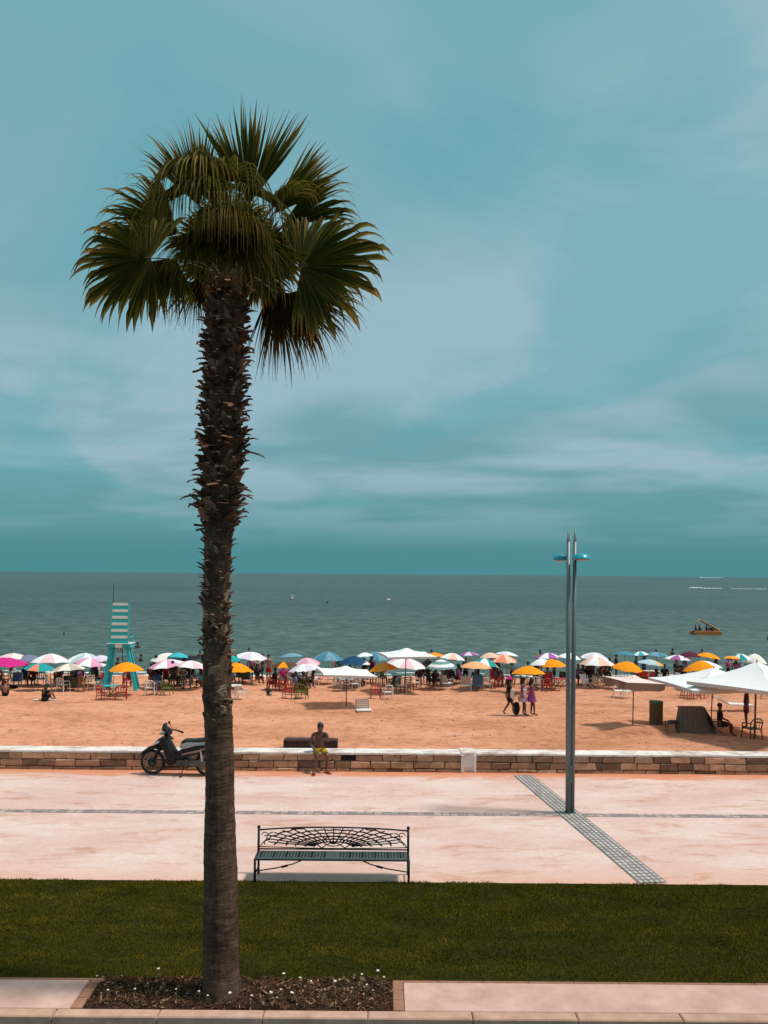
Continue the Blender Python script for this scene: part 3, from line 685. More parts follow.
M_SEATB = mat('blue_grey_slat', (.055, .078, .08), .6, var=.2)
b = MB(); b.box((0, -.165, .345), (BW-.04, .33, .018), mi=0, bev=.004)
for i in range(46):
    x = -hw+.07+i*(BW-.14)/45
    if abs(x) < .07: continue
    b.box((x, -.165, .357), (.012 if i % 4 else .03, .23, .008), mi=1)
b.build('seat', [M_SEATB, M_IRON], t)
b = MB(); b.tube([(-hw, -.335, .335), (hw, -.335, .335)], .013, 6); b.tube([(-hw, -.02, .34), (hw, -.02, .34)], .010, 6); b.build('seat_rail', M_IRON, t)

# ------------------------------------------------------------------ people
BODY = {}
def skin_mesh(key, V, E, rad, sub=1):
    if key in BODY: return BODY[key]
    me = bpy.data.meshes.new('tmp'); me.from_pydata([tuple(v) for v in V], E, []); ob = bpy.data.objects.new('tmp', me); COL.objects.link(ob)
    sk = ob.modifiers.new('s', 'SKIN'); sk.use_smooth_shade = True
    lay = me.skin_vertices[0].data if len(me.skin_vertices) else None
    if lay is None:
        me.attributes; 
    for i, r in enumerate(rad):
        r = (r, r) if isinstance(r, (int, float)) else r
        me.skin_vertices[0].data[i].radius = r; me.skin_vertices[0].data[i].use_root = (i == 0)
    ss = ob.modifiers.new('u', 'SUBSURF'); ss.levels = ss.render_levels = sub
    dg = bpy.context.evaluated_depsgraph_get(); dg.update(); res = bpy.data.meshes.new_from_object(ob.evaluated_get(dg)); res.name = 'body'
    bpy.data.objects.remove(ob); BODY[key] = res; return res
def pose(kind):
    J = dict(pel=(0, 0, .93), bel=(0, -.005, 1.08), che=(0, 0, 1.29), nck=(0, 0, 1.45), hb=(0, -.015, 1.52), hm=(0, -.02, 1.60), ht=(0, -.01, 1.68))
    for s, n in ((-1, 'L'), (1, 'R')):
        J.update({'sh'+n: (s*.175, 0, 1.38), 'el'+n: (s*.235, .03, 1.12), 'wr'+n: (s*.25, -.05, .89), 'ha'+n: (s*.25, -.075, .80),
                  'hi'+n: (s*.09, 0, .88), 'kn'+n: (s*.10, -.015, .49), 'an'+n: (s*.10, .02, .09), 'to'+n: (s*.11, -.14, .035)})
    def shift(names, d):
        for n in names: J[n] = tuple(a+b for a, b in zip(J[n], d))
    up = ['pel', 'bel', 'che', 'nck', 'hb', 'hm', 'ht', 'shL', 'elL', 'wrL', 'haL', 'shR', 'elR', 'wrR', 'haR', 'hiL', 'hiR']
    if kind == 'walk':
        J.update(knL=(-.09, -.18, .50), anL=(-.09, -.26, .10), toL=(-.10, -.42, .06), knR=(.09, .04, .50), anR=(.09, .27, .14), toR=(.1, .16, .035),
                 elL=(-.23, .10, 1.13), wrL=(-.22, .12, .89), haL=(-.22, .12, .80), elR=(.23, -.04, 1.12), wrR=(.22, -.2, .93), haR=(.22, -.25, .85))
    if kind == 'carry':
        J.update(elR=(.24, -.06, 1.14), wrR=(.12, -.26, 1.12), haR=(.05, -.29, 1.13), knL=(-.09, -.10, .50), anL=(-.09, -.12, .09), toL=(-.10, -.28, .04))
    if kind in ('sit', 'phone', 'recline'):
        shift(up, (0, 0, -.45))
        for s, n in ((-1, 'L'), (1, 'R')):
            J.update({'kn'+n: (s*.13, -.43, .47), 'an'+n: (s*.13, -.44, .08), 'to'+n: (s*.15, -.60, .035), 'el'+n: (s*.25, -.06, .70), 'wr'+n: (s*.14, -.27, .60), 'ha'+n: (s*.10, -.35, .58)})
    if kind == 'phone': shift(up, (0, 0, .10))
    if kind == 'recline':
        for n, dy in (('bel', .06), ('che', .2), ('nck', .28), ('hb', .29), ('hm', .29), ('ht', .31), ('shL', .22), ('shR', .22), ('elL', .1), ('elR', .1)): shift([n], (0, dy, -dy*.25))
    if kind == 'phone':
        for n, d in (('che', (0, -.05, -.01)), ('nck', (0, -.10, -.02)), ('hb', (0, -.14, -.035)), ('hm', (0, -.17, -.04)), ('ht', (0, -.19, -.05)), ('shL', (0, -.06, -.02)), ('shR', (0, -.06, -.02))): shift([n], d)
        J.update(elR=(.24, -.10, .80), wrR=(.12, -.25, .93), haR=(.07, -.29, .99), elL=(-.26, -.13, .76), wrL=(-.19, -.30, .62), haL=(-.15, -.38, .60),
                 knL=(-.14, -.40, .46), knR=(.16, -.42, .48), anL=(-.22, -.46, .08), toL=(-.25, -.61, .035), anR=(.13, -.38, .08), toR=(.20, -.52, .035))
    if kind == 'ground':
        shift(up, (0, 0, -.80))
        for s, n in ((-1, 'L'), (1, 'R')):
            J.update({'kn'+n: (s*.16, -.36, .45), 'an'+n: (s*.13, -.56, .08), 'to'+n: (s*.14, -.70, .035), 'el'+n: (s*.24, -.15, .38), 'wr'+n: (s*.13, -.36, .40), 'ha'+n: (s*.07, -.42, .40)})
        for n, dy in (('che', -.06), ('nck', -.10), ('hb', -.13), ('hm', -.15), ('ht', -.16), ('shL', -.08), ('shR', -.08)): shift([n], (0, dy, -.02))
    return J
RAD = dict(pel=(.145, .105), bel=(.12, .095), che=(.155, .105), nck=.052, hb=(.068, .075), hm=(.082, .10), ht=(.055, .065), sh=.058, el=.040, wr=.027, ha=(.040, .02), hi=.088, kn=.056, an=.036, to=(.042, .028))
ORD = ['pel', 'bel', 'che', 'nck', 'hb', 'hm', 'ht']
def person(loc, rz, kind, skin, top=None, bottom=None, label='', group=None, h=1.65, hair='short', dress=None, hat=None, hero=False, sandals=None, name='person'):
    t = empty(name, loc, rz, label, 'person', group, h/1.7); J = pose(kind); names = list(ORD); E = [(i, i+1) for i in range(6)]
    for n in 'LR':
        k = len(names); names += ['sh'+n, 'el'+n, 'wr'+n, 'ha'+n, 'hi'+n, 'kn'+n, 'an'+n, 'to'+n]
        E += [(2, k), (k, k+1), (k+1, k+2), (k+2, k+3), (0, k+4), (k+4, k+5), (k+5, k+6), (k+6, k+7)]
    V = [J[n] for n in names]; rad = [RAD.get(n, RAD.get(n[:-1], .03)) for n in names]
    if hero:
        hm = Vector(J['hm']); fwd = Vector((0, -1, -.25)).normalized()
        k = len(V); V += [hm+fwd*.095+Vector((0, 0, -.02)), hm+fwd*.125+Vector((0, 0, -.035))]; rad += [.016, .012]; E += [(5, k), (k, k+1)]
        for s in (-1, 1): k = len(V); V += [hm+Vector((s*.095, .01, -.01))]; rad += [(.012, .024)]; E += [(5, k)]
        for n in 'LR':
            hi = names.index('ha'+n); wr = Vector(J['wr'+n]); ha = Vector(J['ha'+n]); d = (ha-wr).normalized(); s = d.cross(Vector((0, 0, 1))).normalized()
            for q, ln in ((-1.5, .065), (-.5, .08), (.5, .075), (1.5, .06)):
                k = len(V); p = ha+s*q*.020; V += [p+d*.035, p+d*(.035+ln*.5)+Vector((0, 0, -.012)), p+d*(.03+ln)+Vector((0, 0, -.035))]; rad += [.010, .0085, .007]; E += [(hi, k), (k, k+1), (k+1, k+2)]
            k = len(V); V += [wr+(ha-wr)*.5-s*.04, wr+(ha-wr)*.9-s*.065]; rad += [.012, .009]; E += [(hi-1, k), (k, k+1)]
    me = skin_mesh(('b', kind, hero), V, E, rad, 2 if hero else 1)
    o = bpy.data.objects.new('body', me); COL.objects.link(o); o.parent = t
    if not me.materials: me.materials.append(skin)
    o.material_slots[0].link = 'OBJECT'; o.material_slots[0].material = skin
    def lay(nm, key, mm, sub=1):
        ob = bpy.data.objects.new(nm, key); COL.objects.link(ob); ob.parent = t
        if not key.materials: key.materials.append(mm)
        ob.material_slots[0].link = 'OBJECT'; ob.material_slots[0].material = mm; return ob
    lerp = lambda a, b, f: tuple(Vector(a).lerp(Vector(b), f))
    if top:
        P = [J['che'], J['bel'], lerp(J['bel'], J['pel'], .8), lerp(J['che'], J['nck'], .55)]; rd = [(.172, .122), (.142, .118), (.155, .12), .075]; EE = [(0, 1), (1, 2), (0, 3)]
        for n in 'LR': k = len(P); P += [J['sh'+n], lerp(J['sh'+n], J['el'+n], .75)]; rd += [.075, .062]; EE += [(0, k), (k, k+1)]
        lay('shirt', skin_mesh(('t', kind), P, EE, rd), top)
    if bottom:
        P = [J['pel'], lerp(J['pel'], J['bel'], .45)]; rd = [(.162, .125), (.135, .115)]; EE = [(0, 1)]
        for n in 'LR': k = len(P); P += [J['hi'+n], lerp(J['hi'+n], J['kn'+n], .72)]; rd += [.118, .105]; EE += [(0, k), (k, k+1)]
        lay('shorts', skin_mesh(('s', kind), P, EE, rd), bottom)
    if dress:
        b = MB(); z1, z0 = J['che'][2]+.06, (J['kn'+'L'][2]+.14 if kind not in ('sit', 'ground', 'recline', 'phone') else J['pel'][2]-.1); nn = 18; vs = []
        prof_ = [(z1, .135, .10), (z1-.12, .175, .13), (z1-.30, .145, .115), (z1-.42, .185, .15), ((z0+z1-.42)/2, .21, .19), (z0, .235, .22)]
        for z, rx, ry in prof_:
            for k in range(nn): q = 2*math.pi*k/nn; f = 1+(.07*math.sin(q*6) if z < z1-.4 else 0); vs.append((rx*f*math.cos(q), ry*f*math.sin(q), z))
        fs = [(i*nn+k, i*nn+(k+1) % nn, (i+1)*nn+(k+1) % nn, (i+1)*nn+k) for i in range(len(prof_)-1) for k in range(nn)]
        b.add(vs, fs); b.build('dress', dress, t, smooth=True)
    hm, ht = Vector(J['hm']), Vector(J['ht']); b = MB()
    if hair == 'short': b.ball(hm.lerp(ht, .40)+Vector((0, .018, .012)), (.088, .102, .092), 14)
    else:
        b.ball(hm.lerp(ht, .35)+Vector((0, .02, .01)), (.098, .112, .105), 14); b.tube([hm+Vector((0, .07, 0)), hm+Vector((0, .09, -.14)), hm+Vector((0, .08, -.30))], [.07, .075, .03], 10, flat=1.3)
    b.build('hair', M_HAIR, t, smooth=True)
    if hat:
        b = MB(); c = hm.lerp(ht, .5)+Vector((0, 0, .03)); b.lathe([(.17, -.01), (.17, 0), (.11, .01), (.10, .08), (.05, .115), (.01, .12)], 16, c); b.build('hat', hat, t, smooth=True)
    if hero:
        for q in (-1, 1):
            b = MB(); b.ball(hm+Vector((q*.034, -.088, -.005)), (.014, .008, .006), 8); b.build('eye', mat('eye_dark', (.03, .015, .01), .3), t, smooth=True)
        b = MB(); b.ball(hm+Vector((0, -.092, -.068)), (.026, .010, .008), 8); b.build('mouth', mat('lips', (.12, .035, .03), .5), t, smooth=True)
        for n in 'LR':
            a, q = Vector(J['an'+n]), Vector(J['to'+n]); c = (a+q)/2; ang = math.atan2(q.x-a.x, -(q.y-a.y)); b = MB()
            b.box((c.x, c.y, .012), (.10, .27, .022), rot=(0, 0, ang), bev=.008); b.tube([(c.x-.05, c.y-.03, .02), (c.x, c.y-.04, .075), (c.x+.05, c.y-.03, .02)], .012, 6); b.build('sandal', sandals, t)
    return t
YEL = fab('yellow', (.40, .25, .012)); REDS = fab('sandal_red', (.45, .05, .03))
bf = G(318.5, 771.5)
boy = person((bf.x, WALL_Y+.13, .0), R(14), 'phone', SK['dark'], None, YEL, 'shirtless boy in yellow shorts sitting on the low stone wall', h=1.42, hero=True, sandals=REDS)
b = MB(); b.box((bf.x+.13, WALL_Y-.125, .845), (.07, .012, .12), rot=(-.6, 0, 0), bev=.004); tag(b.build('mobile_phone', M_BLACKP), 'dark phone held in the seated boy\'s raised hand', 'phone')

# ------------------------------------------------------------------ scooter (underbone motorcycle)
sp = G(140.5+51, 773.8); t = empty('motor_scooter', (sp.x-.05, 17.76, 0), R(-4), 'black and silver motor scooter parked by the wall, half hidden by the palm trunk', 'scooter')
# local: x forward negative; front wheel centre x=-.78
def wheel(x, r=.275):
    b = MB(); Mx = Matrix.Rotation(R(90), 3, 'X')
    prof_ = [(r-.055, -.03), (r-.02, -.042), (r, -.02), (r, .02), (r-.02, .042), (r-.055, .03), (r-.055, -.03)]
    n = 32; vs = []; fs = []
    for q in range(n):
        a = 2*math.pi*q/n
        for (rr_, zz) in prof_[:-1]: vs.append((x+rr_*math.cos(a), zz, r+rr_*math.sin(a)))
    m_ = 6
    for q in range(n):
        for k in range(m_): fs.append((q*m_+k, q*m_+(k+1) % m_, ((q+1) % n)*m_+(k+1) % m_, ((q+1) % n)*m_+k))
    b.add(vs, fs); w = b.build('wheel', M_RUBBER, t, smooth=True)
    b = MB()
    rim = [(x+(r-.055)*math.cos(a), 0, r+(r-.055)*math.sin(a)) for a in np.linspace(0, 2*math.pi, 33)]; b.tube(rim, .018, 6)
    for k in range(10):
        a = 2*math.pi*k/10; b.tube([(x+.03*math.cos(a), 0, r+.03*math.sin(a)), (x+(r-.06)*math.cos(a+.12), 0, r+(r-.06)*math.sin(a+.12))], [.014, .010], 5)
    b.tube([(x, -.06, r), (x, .06, r)], .035, 12); b.build('rim', mat('wheel_rim', (.25, .22, .2), .35, .8), w, smooth=True)
    b = MB(); b.tube([(x, -.045, r), (x, -.038, r)], .10, 20); b.build('brake_disc', M_IRON, w)
wheel(-.80); wheel(.44)
def part(name, m, f, auto=40):
    b = MB(); f(b); o = b.build(name, m, t); shade_auto(o, auto); return o
part('fork', M_BLACKP, lambda b: [b.tube([(-.80, s*.075, .275), (-.62, s*.075, .62), (-.55, s*.05, .80)], [.022, .024, .024], 8) for s in (-1, 1)])
part('front_fender', M_BLACKP, lambda b: b.prism([(-1.10, .42), (-1.02, .52), (-.88, .62), (-.70, .66), (-.60, .62), (-.58, .54), (-.70, .585), (-.86, .57), (-.98, .50), (-1.06, .42)], -.07, .07, bev=.02))
part('leg_shield', M_BLACKP, lambda b: b.prism([(-.66, .76), (-.52, .88), (-.42, .78), (-.32, .60), (-.22, .46), (-.22, .28), (-.40, .22), (-.47, .30), (-.50, .50), (-.60, .66)], -.15, .15, bev=.05))
part('front_fairing', M_BLACKP, lambda b: b.prism([(-.78, .68), (-.66, .80), (-.50, .90), (-.42, .86), (-.46, .72), (-.60, .64)], -.13, .13, bev=.05))
part('headlight', mat('headlight_glass', (.5, .55, .57), .15), lambda b: b.prism([(-.77, .695), (-.66, .775), (-.56, .78), (-.62, .71), (-.72, .675)], -.14, .14, bev=.03))
part('handlebar_cover', M_BLACKP, lambda b: b.prism([(-.60, .94), (-.53, 1.04), (-.46, 1.06), (-.38, .98), (-.38, .90), (-.50, .88)], -.10, .10, bev=.04))
part('windscreen', mat('smoked_screen', (.02, .03, .035), .1), lambda b: b.prism([(-.60, 1.0), (-.54, 1.15), (-.50, 1.15), (-.48, 1.03)], -.08, .08, bev=.02))
part('silver_nose', M_SILVER, lambda b: b.prism([(-.64, .92), (-.56, .98), (-.48, .97), (-.54, .90)], -.135, .135, bev=.02))
part('handlebar', M_BLACKP, lambda b: b.tube([(-.32, -.30, .92), (-.38, -.2, .96), (-.46, 0, .98), (-.38, .2, .96), (-.32, .30, .92)], .018, 8))
for s in (-1, 1):
    part('grip', M_RUBBER, lambda b: b.tube([(-.32, s*.30, .92), (-.22, s*.35, .87)], .022, 8))
    part('mirror', M_BLACKP, lambda b: [b.tube([(-.42, s*.16, .98), (-.48, s*.17, 1.10)], .007, 6), b.ball((-.49, s*.17, 1.13), (.025, .055, .035), 10)])
part('body_cover', M_BLACKP, lambda b: b.prism([(-.36, .42), (-.18, .56), (.02, .66), (.30, .74), (.70, .84), (.78, .80), (.62, .66), (.40, .54), (.05, .44), (-.20, .34)], -.14, .14, bev=.05))
part('silver_side_panel', M_SILVER, lambda b: b.prism([(-.14, .70), (.00, .76), (.30, .76), (.70, .80), (.60, .73), (.20, .66), (-.10, .60), (-.16, .64)], -.15, .15, bev=.03))
part('red_side_stripe', mat('stripe', (.32, .16, .12), .4), lambda b: b.prism([(-.10, .50), (.30, .60), (.62, .72), (.58, .68), (.28, .55), (-.10, .475)], -.152, .152))
part('seat', mat('seat_vinyl', (.01, .01, .01), .7), lambda b: b.prism([(-.16, .72), (-.08, .80), (.10, .80), (.40, .84), (.68, .88), (.70, .83), (.36, .76), (-.02, .74)], -.13, .13, bev=.03))
part('grab_rail', M_CHROME, lambda b: b.tube([(.50, -.12, .84), (.74, -.10, .92), (.78, 0, .93), (.74, .10, .92), (.50, .12, .84)], .014, 8))
part('engine', mat('engine_metal', (.08, .075, .07), .5, .6, bump=.4), lambda b: [b.box((-.08, 0, .30), (.34, .22, .16), bev=.03), b.tube([(-.22, 0, .32), (-.40, 0, .36)], .07, 10), b.tube([(.0, -.13, .3), (.0, .13, .3)], .075, 14)])
part('swing_arm', M_BLACKP, lambda b: [b.box((.22, s*.09, .29), (.48, .03, .06), bev=.01) for s in (-1, 1)])
part('chain_case', mat('case_metal', (.10, .085, .08), .4, .5), lambda b: b.prism([(.02, .34), (.30, .38), (.46, .36), (.50, .28), (.42, .22), (.05, .24)], -.13, -.10, bev=.01))
part('exhaust', M_CHROME, lambda b: b.tube([(-.2, .12, .24), (.1, .14, .18), (.4, .15, .24), (.75, .15, .34)], [.02, .025, .05, .055], 10))
part('shock_absorber', M_CHROME, lambda b: [b.tube([(.36, s*.12, .34), (.32, s*.12, .62)], .025, 8) for s in (-1, 1)])
part('rear_fender', M_BLACKP, lambda b: b.prism([(.30, .58), (.60, .66), (.80, .56), (.86, .40), (.82, .40), (.74, .54), (.58, .61), (.34, .55)], -.06, .06, bev=.01))
part('tail_light', mat('tail_lens', (.3, .01, .01), .2), lambda b: b.prism([(.70, .82), (.80, .80), (.78, .72), (.70, .74)], -.08, .08, bev=.015))
part('footrest', M_RUBBER, lambda b: b.tube([(-.12, -.26, .26), (-.12, .26, .26)], .014, 8))
part('kick_stand', M_IRON, lambda b: [b.tube([(-.06, -.1, .22), (-.10, -.20, .008)], .012, 6), b.box((-.10, -.20, .008), (.06, .04, .012))])

# ------------------------------------------------------------------ chest behind the wall
p0, p1 = S(284, 748), S(338, 748); cw = p1.x-p0.x
t = empty('wooden_chest', ((p0.x+p1.x)/2, p0.y, p0.z-.02), 0, 'long dark brown wooden chest on the sand behind the seated boy', 'chest')
b = MB()
for i in range(3): b.box((0, 0, .07+i*.105), (cw, .40, .10), bev=.01)
b.build('chest_body', M_DARKWOOD, t)
b = MB(); b.box((-.04, .10, .335), (cw-.14, .2, .03), bev=.008); b.build('lid', mat('lid_wood', (.10, .045, .03), .7, var=.3, scale=9), t)

# ------------------------------------------------------------------ parasols
UG = 'parasols along the beach'
def umb(ax, ay, wpx, c1, c2=None, label='', D=None, hgt=2.05, tilt=(0, 0), npan=8, pat='alt', pole=None, rise=.30, rot0=.39, group=UG):
    m1, m2 = FM(c1), FM(c2 or c1); rt = random.Random(int(ax*11+ay*3)); wpx *= rt.uniform(.94, 1.08); rise *= rt.uniform(.62, 1.1)
    if tilt == (0, 0): tilt = (rt.uniform(-7, 7), rt.uniform(-6, 6))
    rot0 += 0 if pat in ('one', 'half') else rt.uniform(-.3, .3)
    if D is None:
        rb = random.Random(int(ax*3)); D = S(ax, 684.5+(ay-652)*.55+rb.uniform(-1.2, 1.2)).y
    ap = W(ax, ay, D); g = sand_z(ap.x, ap.y); r = wpx/2*D/F; n = npan; SUB = 4
    ht = ap.z-g; t = empty('beach_parasol', (ap.x, ap.y, g), 0, label, 'parasol', group)
    ap = Vector((0, 0, ht)); M = Euler((R(tilt[1]), R(tilt[0]), 0)).to_matrix()
    cv = MB(); rings = [0.02, .35, .65, .87, 1.0]; N = n*SUB; rng = random.Random(int(ax*7+ay)); vs = []
    sag = [rng.uniform(.8, 1.2) for _ in range(n)]
    def P(f, k, dz=0):
        q = 2*math.pi*k/N+rot0; u = (k % SUB)/SUB; inn = 1-.055*4*u*(1-u)*f*sag[(k//SUB) % n]
        z = -rise*r*2*.5*(f**1.7)*1.55-.03*r*4*u*(1-u)*f*(1-f)*2
        if f == 1: z -= .03*r-.035*r*4*u*(1-u)
        return M @ Vector((r*f*inn*math.cos(q), r*f*inn*math.sin(q), z+dz))+ap
    for dz in (0, -.008):
        for f in rings:
            for k in range(N): vs.append(P(f, k, dz))
    nr_ = len(rings); fs = []; ms = []
    def mi(k):
        pn = (k//SUB) % n
        if pat == 'alt': return pn % 2
        if pat == 'one': return 1 if pn == 5 else 0
        if pat == 'half': return 1 if pn in (6, 7, 0, 1) else 0
        return 0
    for i in range(nr_-1):
        for k in range(N):
            a = i*N+k; b2 = i*N+(k+1) % N; m = mi(k)
            if pat == 'rings': m = i % 2
            fs.append((a, b2, b2+N, a+N)); ms.append(m)
            o = nr_*N; fs.append((o+a, o+a+N, o+b2+N, o+b2)); ms.append(m)
    for k in range(N):
        a, b2 = (nr_-1)*N+k, (nr_-1)*N+(k+1) % N; fs.append((a, b2, b2+nr_*N, a+nr_*N)); ms.append(mi(k))
    fs.append(tuple(range(N))); ms.append(0)
    kk = len(cv.v); cv.v += [tuple(v) for v in vs]; cv.f += fs; cv.m += ms
    o = cv.build('canopy', [m1, m2], t); shade_auto(o, 28)
    tipp = M @ Vector((0, 0, .06))+ap; foot = Vector((M @ Vector((0, 0, -1)))*0)+Vector((0, 0, 0)); b = MB(); mid = M @ Vector((0, 0, -.55))+ap
    bx = mid.x*.9; b.tube([(bx, mid.y*.9, -.25), (mid.x, mid.y, mid.z)], .014, 8); b.tube([mid, tipp], [.012, .008], 8); b.build('pole', pole or M_POLE, t)
    b = MB()
    for k in range(n): b.tube([ap+M @ Vector((0, 0, -.04)), P(.6, k*SUB, -.012), P(.99, k*SUB, -.014)], .005, 4, cap=False)
    hub = M @ Vector((0, 0, -.5))+ap
    for k in range(n): b.tube([hub, P(.5, k*SUB, -.015)], .004, 4, cap=False)
    b.build('ribs', M_ALU, t)
    return t
ULIST = [
 (5, 658, 42, 'magenta', 'magenta', 'flat magenta parasol at the edge of the beach crowd', dict(rise=.16)),
 (14, 653, 34, 'cream', 'palepink', 'cream and pale pink parasol behind the magenta one', {}),
 (27, 655, 26, 'slate', 'slate', 'slate blue parasol between the magenta and the pink striped ones', {}),
 (51, 653.5, 40, 'white', 'palepink', 'big white and pink parasol right behind the small teal one', dict(pat='alt')),
 (39, 663.5, 27, 'teal', 'salmon', 'small teal parasol with one salmon panel facing the promenade', dict(pat='one', rot0=.39)),
 (68, 663.5, 34, 'beige', 'cream', 'faded beige patterned parasol over the white chairs', {}),
 (86, 653, 35, 'white', 'paleblue', 'white and pale blue parasol near the lifeguard tower', {}),
 (92, 657, 33, 'pink', 'white', 'pink and white panelled parasol beside the lifeguard tower', {}),
 (100, 655, 22, 'lilac', 'lilac', 'lilac parasol half hidden behind the pink and white one by the tower', {}),
 (126.5, 662, 34, 'orange', 'orange', 'orange scalloped parasol in front of the lifeguard tower', dict(D=39.8)),
 (166, 653, 33, 'white', 'cream', 'white parasol above the pink pair near the palm trunk', {}),
 (179, 652.5, 22, 'turquoise', 'turquoise', 'small turquoise parasol at the water near the palm trunk', {}),
 (190, 655.5, 26, 'black', 'black', 'black parasol beside the palm trunk', {}),
 (167, 659.5, 35, 'pink', 'white', 'pink and white parasol over the olive green chair', {}),
 (192, 660.5, 31, 'palepink', 'white', 'pale pink and white parasol touching the palm trunk', {}),
 (229, 655, 24, 'teal', 'teal', 'teal parasol peeking out behind the palm trunk', {}),
 (252, 652, 32, 'white', 'lilac', 'white and lilac parasol just seaward of the palm side orange one', {}),
 (236, 662.5, 34, 'orange', 'orange', 'orange parasol partly hidden by the palm trunk', {}),
 (291, 652.8, 25, 'steel', 'steel', 'steel blue parasol over the brown and orange one', {}),
 (284, 661.5, 26, 'brown', 'orange', 'brown parasol with a single orange panel', dict(pat='one')),
 (306, 657.8, 28, 'palepink', 'pink', 'soft pink parasol behind the white square one', {}),
 (304, 663.8, 32, 'lilac', 'white', 'white parasol with lilac tint over the green chair sitters', dict(tilt=(-6, 0))),
 (328.5, 651.5, 35, 'blue', 'steel', 'wide petrol blue parasol by the water behind the white square one', {}),
 (355, 655.8, 31, 'navy', 'navy', 'navy parasol behind the white and peach one', {}),
 (356, 657.8, 31, 'white', 'peach', 'white and peach parasol in front of the navy one', {}),
 (364, 652.5, 18, 'white', 'white', 'small white parasol between two blue ones at the water', {}),
 (376, 651.8, 28, 'steel', 'blue', 'blue parasol at the water peeking out behind the tall square white canopy', {}),
 (383, 662.5, 32, 'orange', 'amber', 'amber and orange panelled parasol above the red and white chairs', {}),
 (407, 658, 38, 'white', 'palepink', 'white parasol with pale pink panels under the tall square one', {}),
 (433, 652.5, 20, 'orange', 'orange', 'little orange parasol behind the teal striped one', {}),
 (441, 659.5, 30, 'white', 'stripe', 'white parasol with teal rings over the reclining sunbather', dict(pat='rings')),
 (453, 653, 28, 'white', 'peach', 'white and peach parasol behind the teal ringed one', {}),
 (469, 651.8, 22, 'purple', 'lilac', 'purple and white parasol at the waterline', {}),
 (485, 658, 28, 'teal', 'white', 'teal and white parasol half behind the light orange one', {}),
 (476, 661.3, 33, 'paleorange', 'paleorange', 'light orange parasol over the blue and grey chairs', {}),
 (490, 652.5, 22, 'peach', 'peach', 'small pale peach parasol at the waterline', {}),
 (503, 654.5, 28, 'peach', 'salmon', 'peach parasol with salmon panels above the grey low one', {}),
 (507.5, 651.5, 23, 'lilac', 'white', 'lilac white parasol at the waterline behind the peach one', {}),
 (509, 664.5, 18, 'darkgreen', 'darkgreen', 'low dark grey-green parasol behind the three walking women', dict(hgt=1.5)),
 (528, 665.7, 33, 'orange', 'orange', 'bright orange parasol directly above the three walking women', {}),
 (541, 658.5, 25, 'white', 'white', 'plain white parasol squeezed between the two bright orange ones', {}),
 (548, 652.8, 27, 'white', 'purple', 'white parasol with purple panels behind the orange one next to the lamp post', {}),
 (552, 659, 30, 'orange', 'orange', 'bright orange parasol touching the lamp post over the red chairs', {}),
 (570, 652.8, 24, 'white', 'white', 'white parasol directly behind the lamp post', {}),
 (595, 652.5, 28, 'lilac', 'white', 'pale lilac parasol standing behind the white and peach pair of people', {}),
 (597, 656.5, 36, 'white', 'peach', 'white and peach parasol over the standing couple beyond the lamp post', {}),
 (625, 651.2, 23, 'blue', 'blue', 'blue parasol at the water above the bright orange one', {}),
 (640, 651.2, 16, 'white', 'turquoise', 'small white and turquoise parasol between two blue ones', {}),
 (657, 651.8, 25, 'steel', 'blue', 'steel blue panelled parasol near the pedal boat', {}),
 (651, 659.5, 26, 'paleblue', 'amber', 'half pale blue, half orange parasol behind the tan one', dict(pat='half')),
 (628.5, 661.5, 32, 'orange', 'orange', 'bright orange parasol behind the small tan one', {}),
 (678, 655, 28, 'purple', 'white', 'purple and white parasol over the person in black', dict()),
 (689, 651.2, 24, 'burgundy', 'burgundy', 'burgundy parasol by the waterline', {}),
 (709, 652.7, 26, 'orange', 'orange', 'orange parasol tilted over behind the big white canopies', dict(tilt=(9, 0))),
 (701, 660.5, 38, 'orange', 'white', 'half orange, half white parasol behind the big white canopies', dict(pat='half')),
 (732, 655.8, 17, 'orange', 'amber', 'smallest orange parasol, near the white pointed one', {}),
 (740, 653.5, 20, 'white', 'teal', 'small white and teal parasol beside the pointed white one', {}),
 (755, 653.5, 24, 'white', 'cream', 'white parasol with a steep pointed top at the end of the row', dict(rise=.5)),
]
for (ax, ay, w, c1, c2, lab, kw) in ULIST: umb(ax, ay, w, c1, c2, lab, **kw)
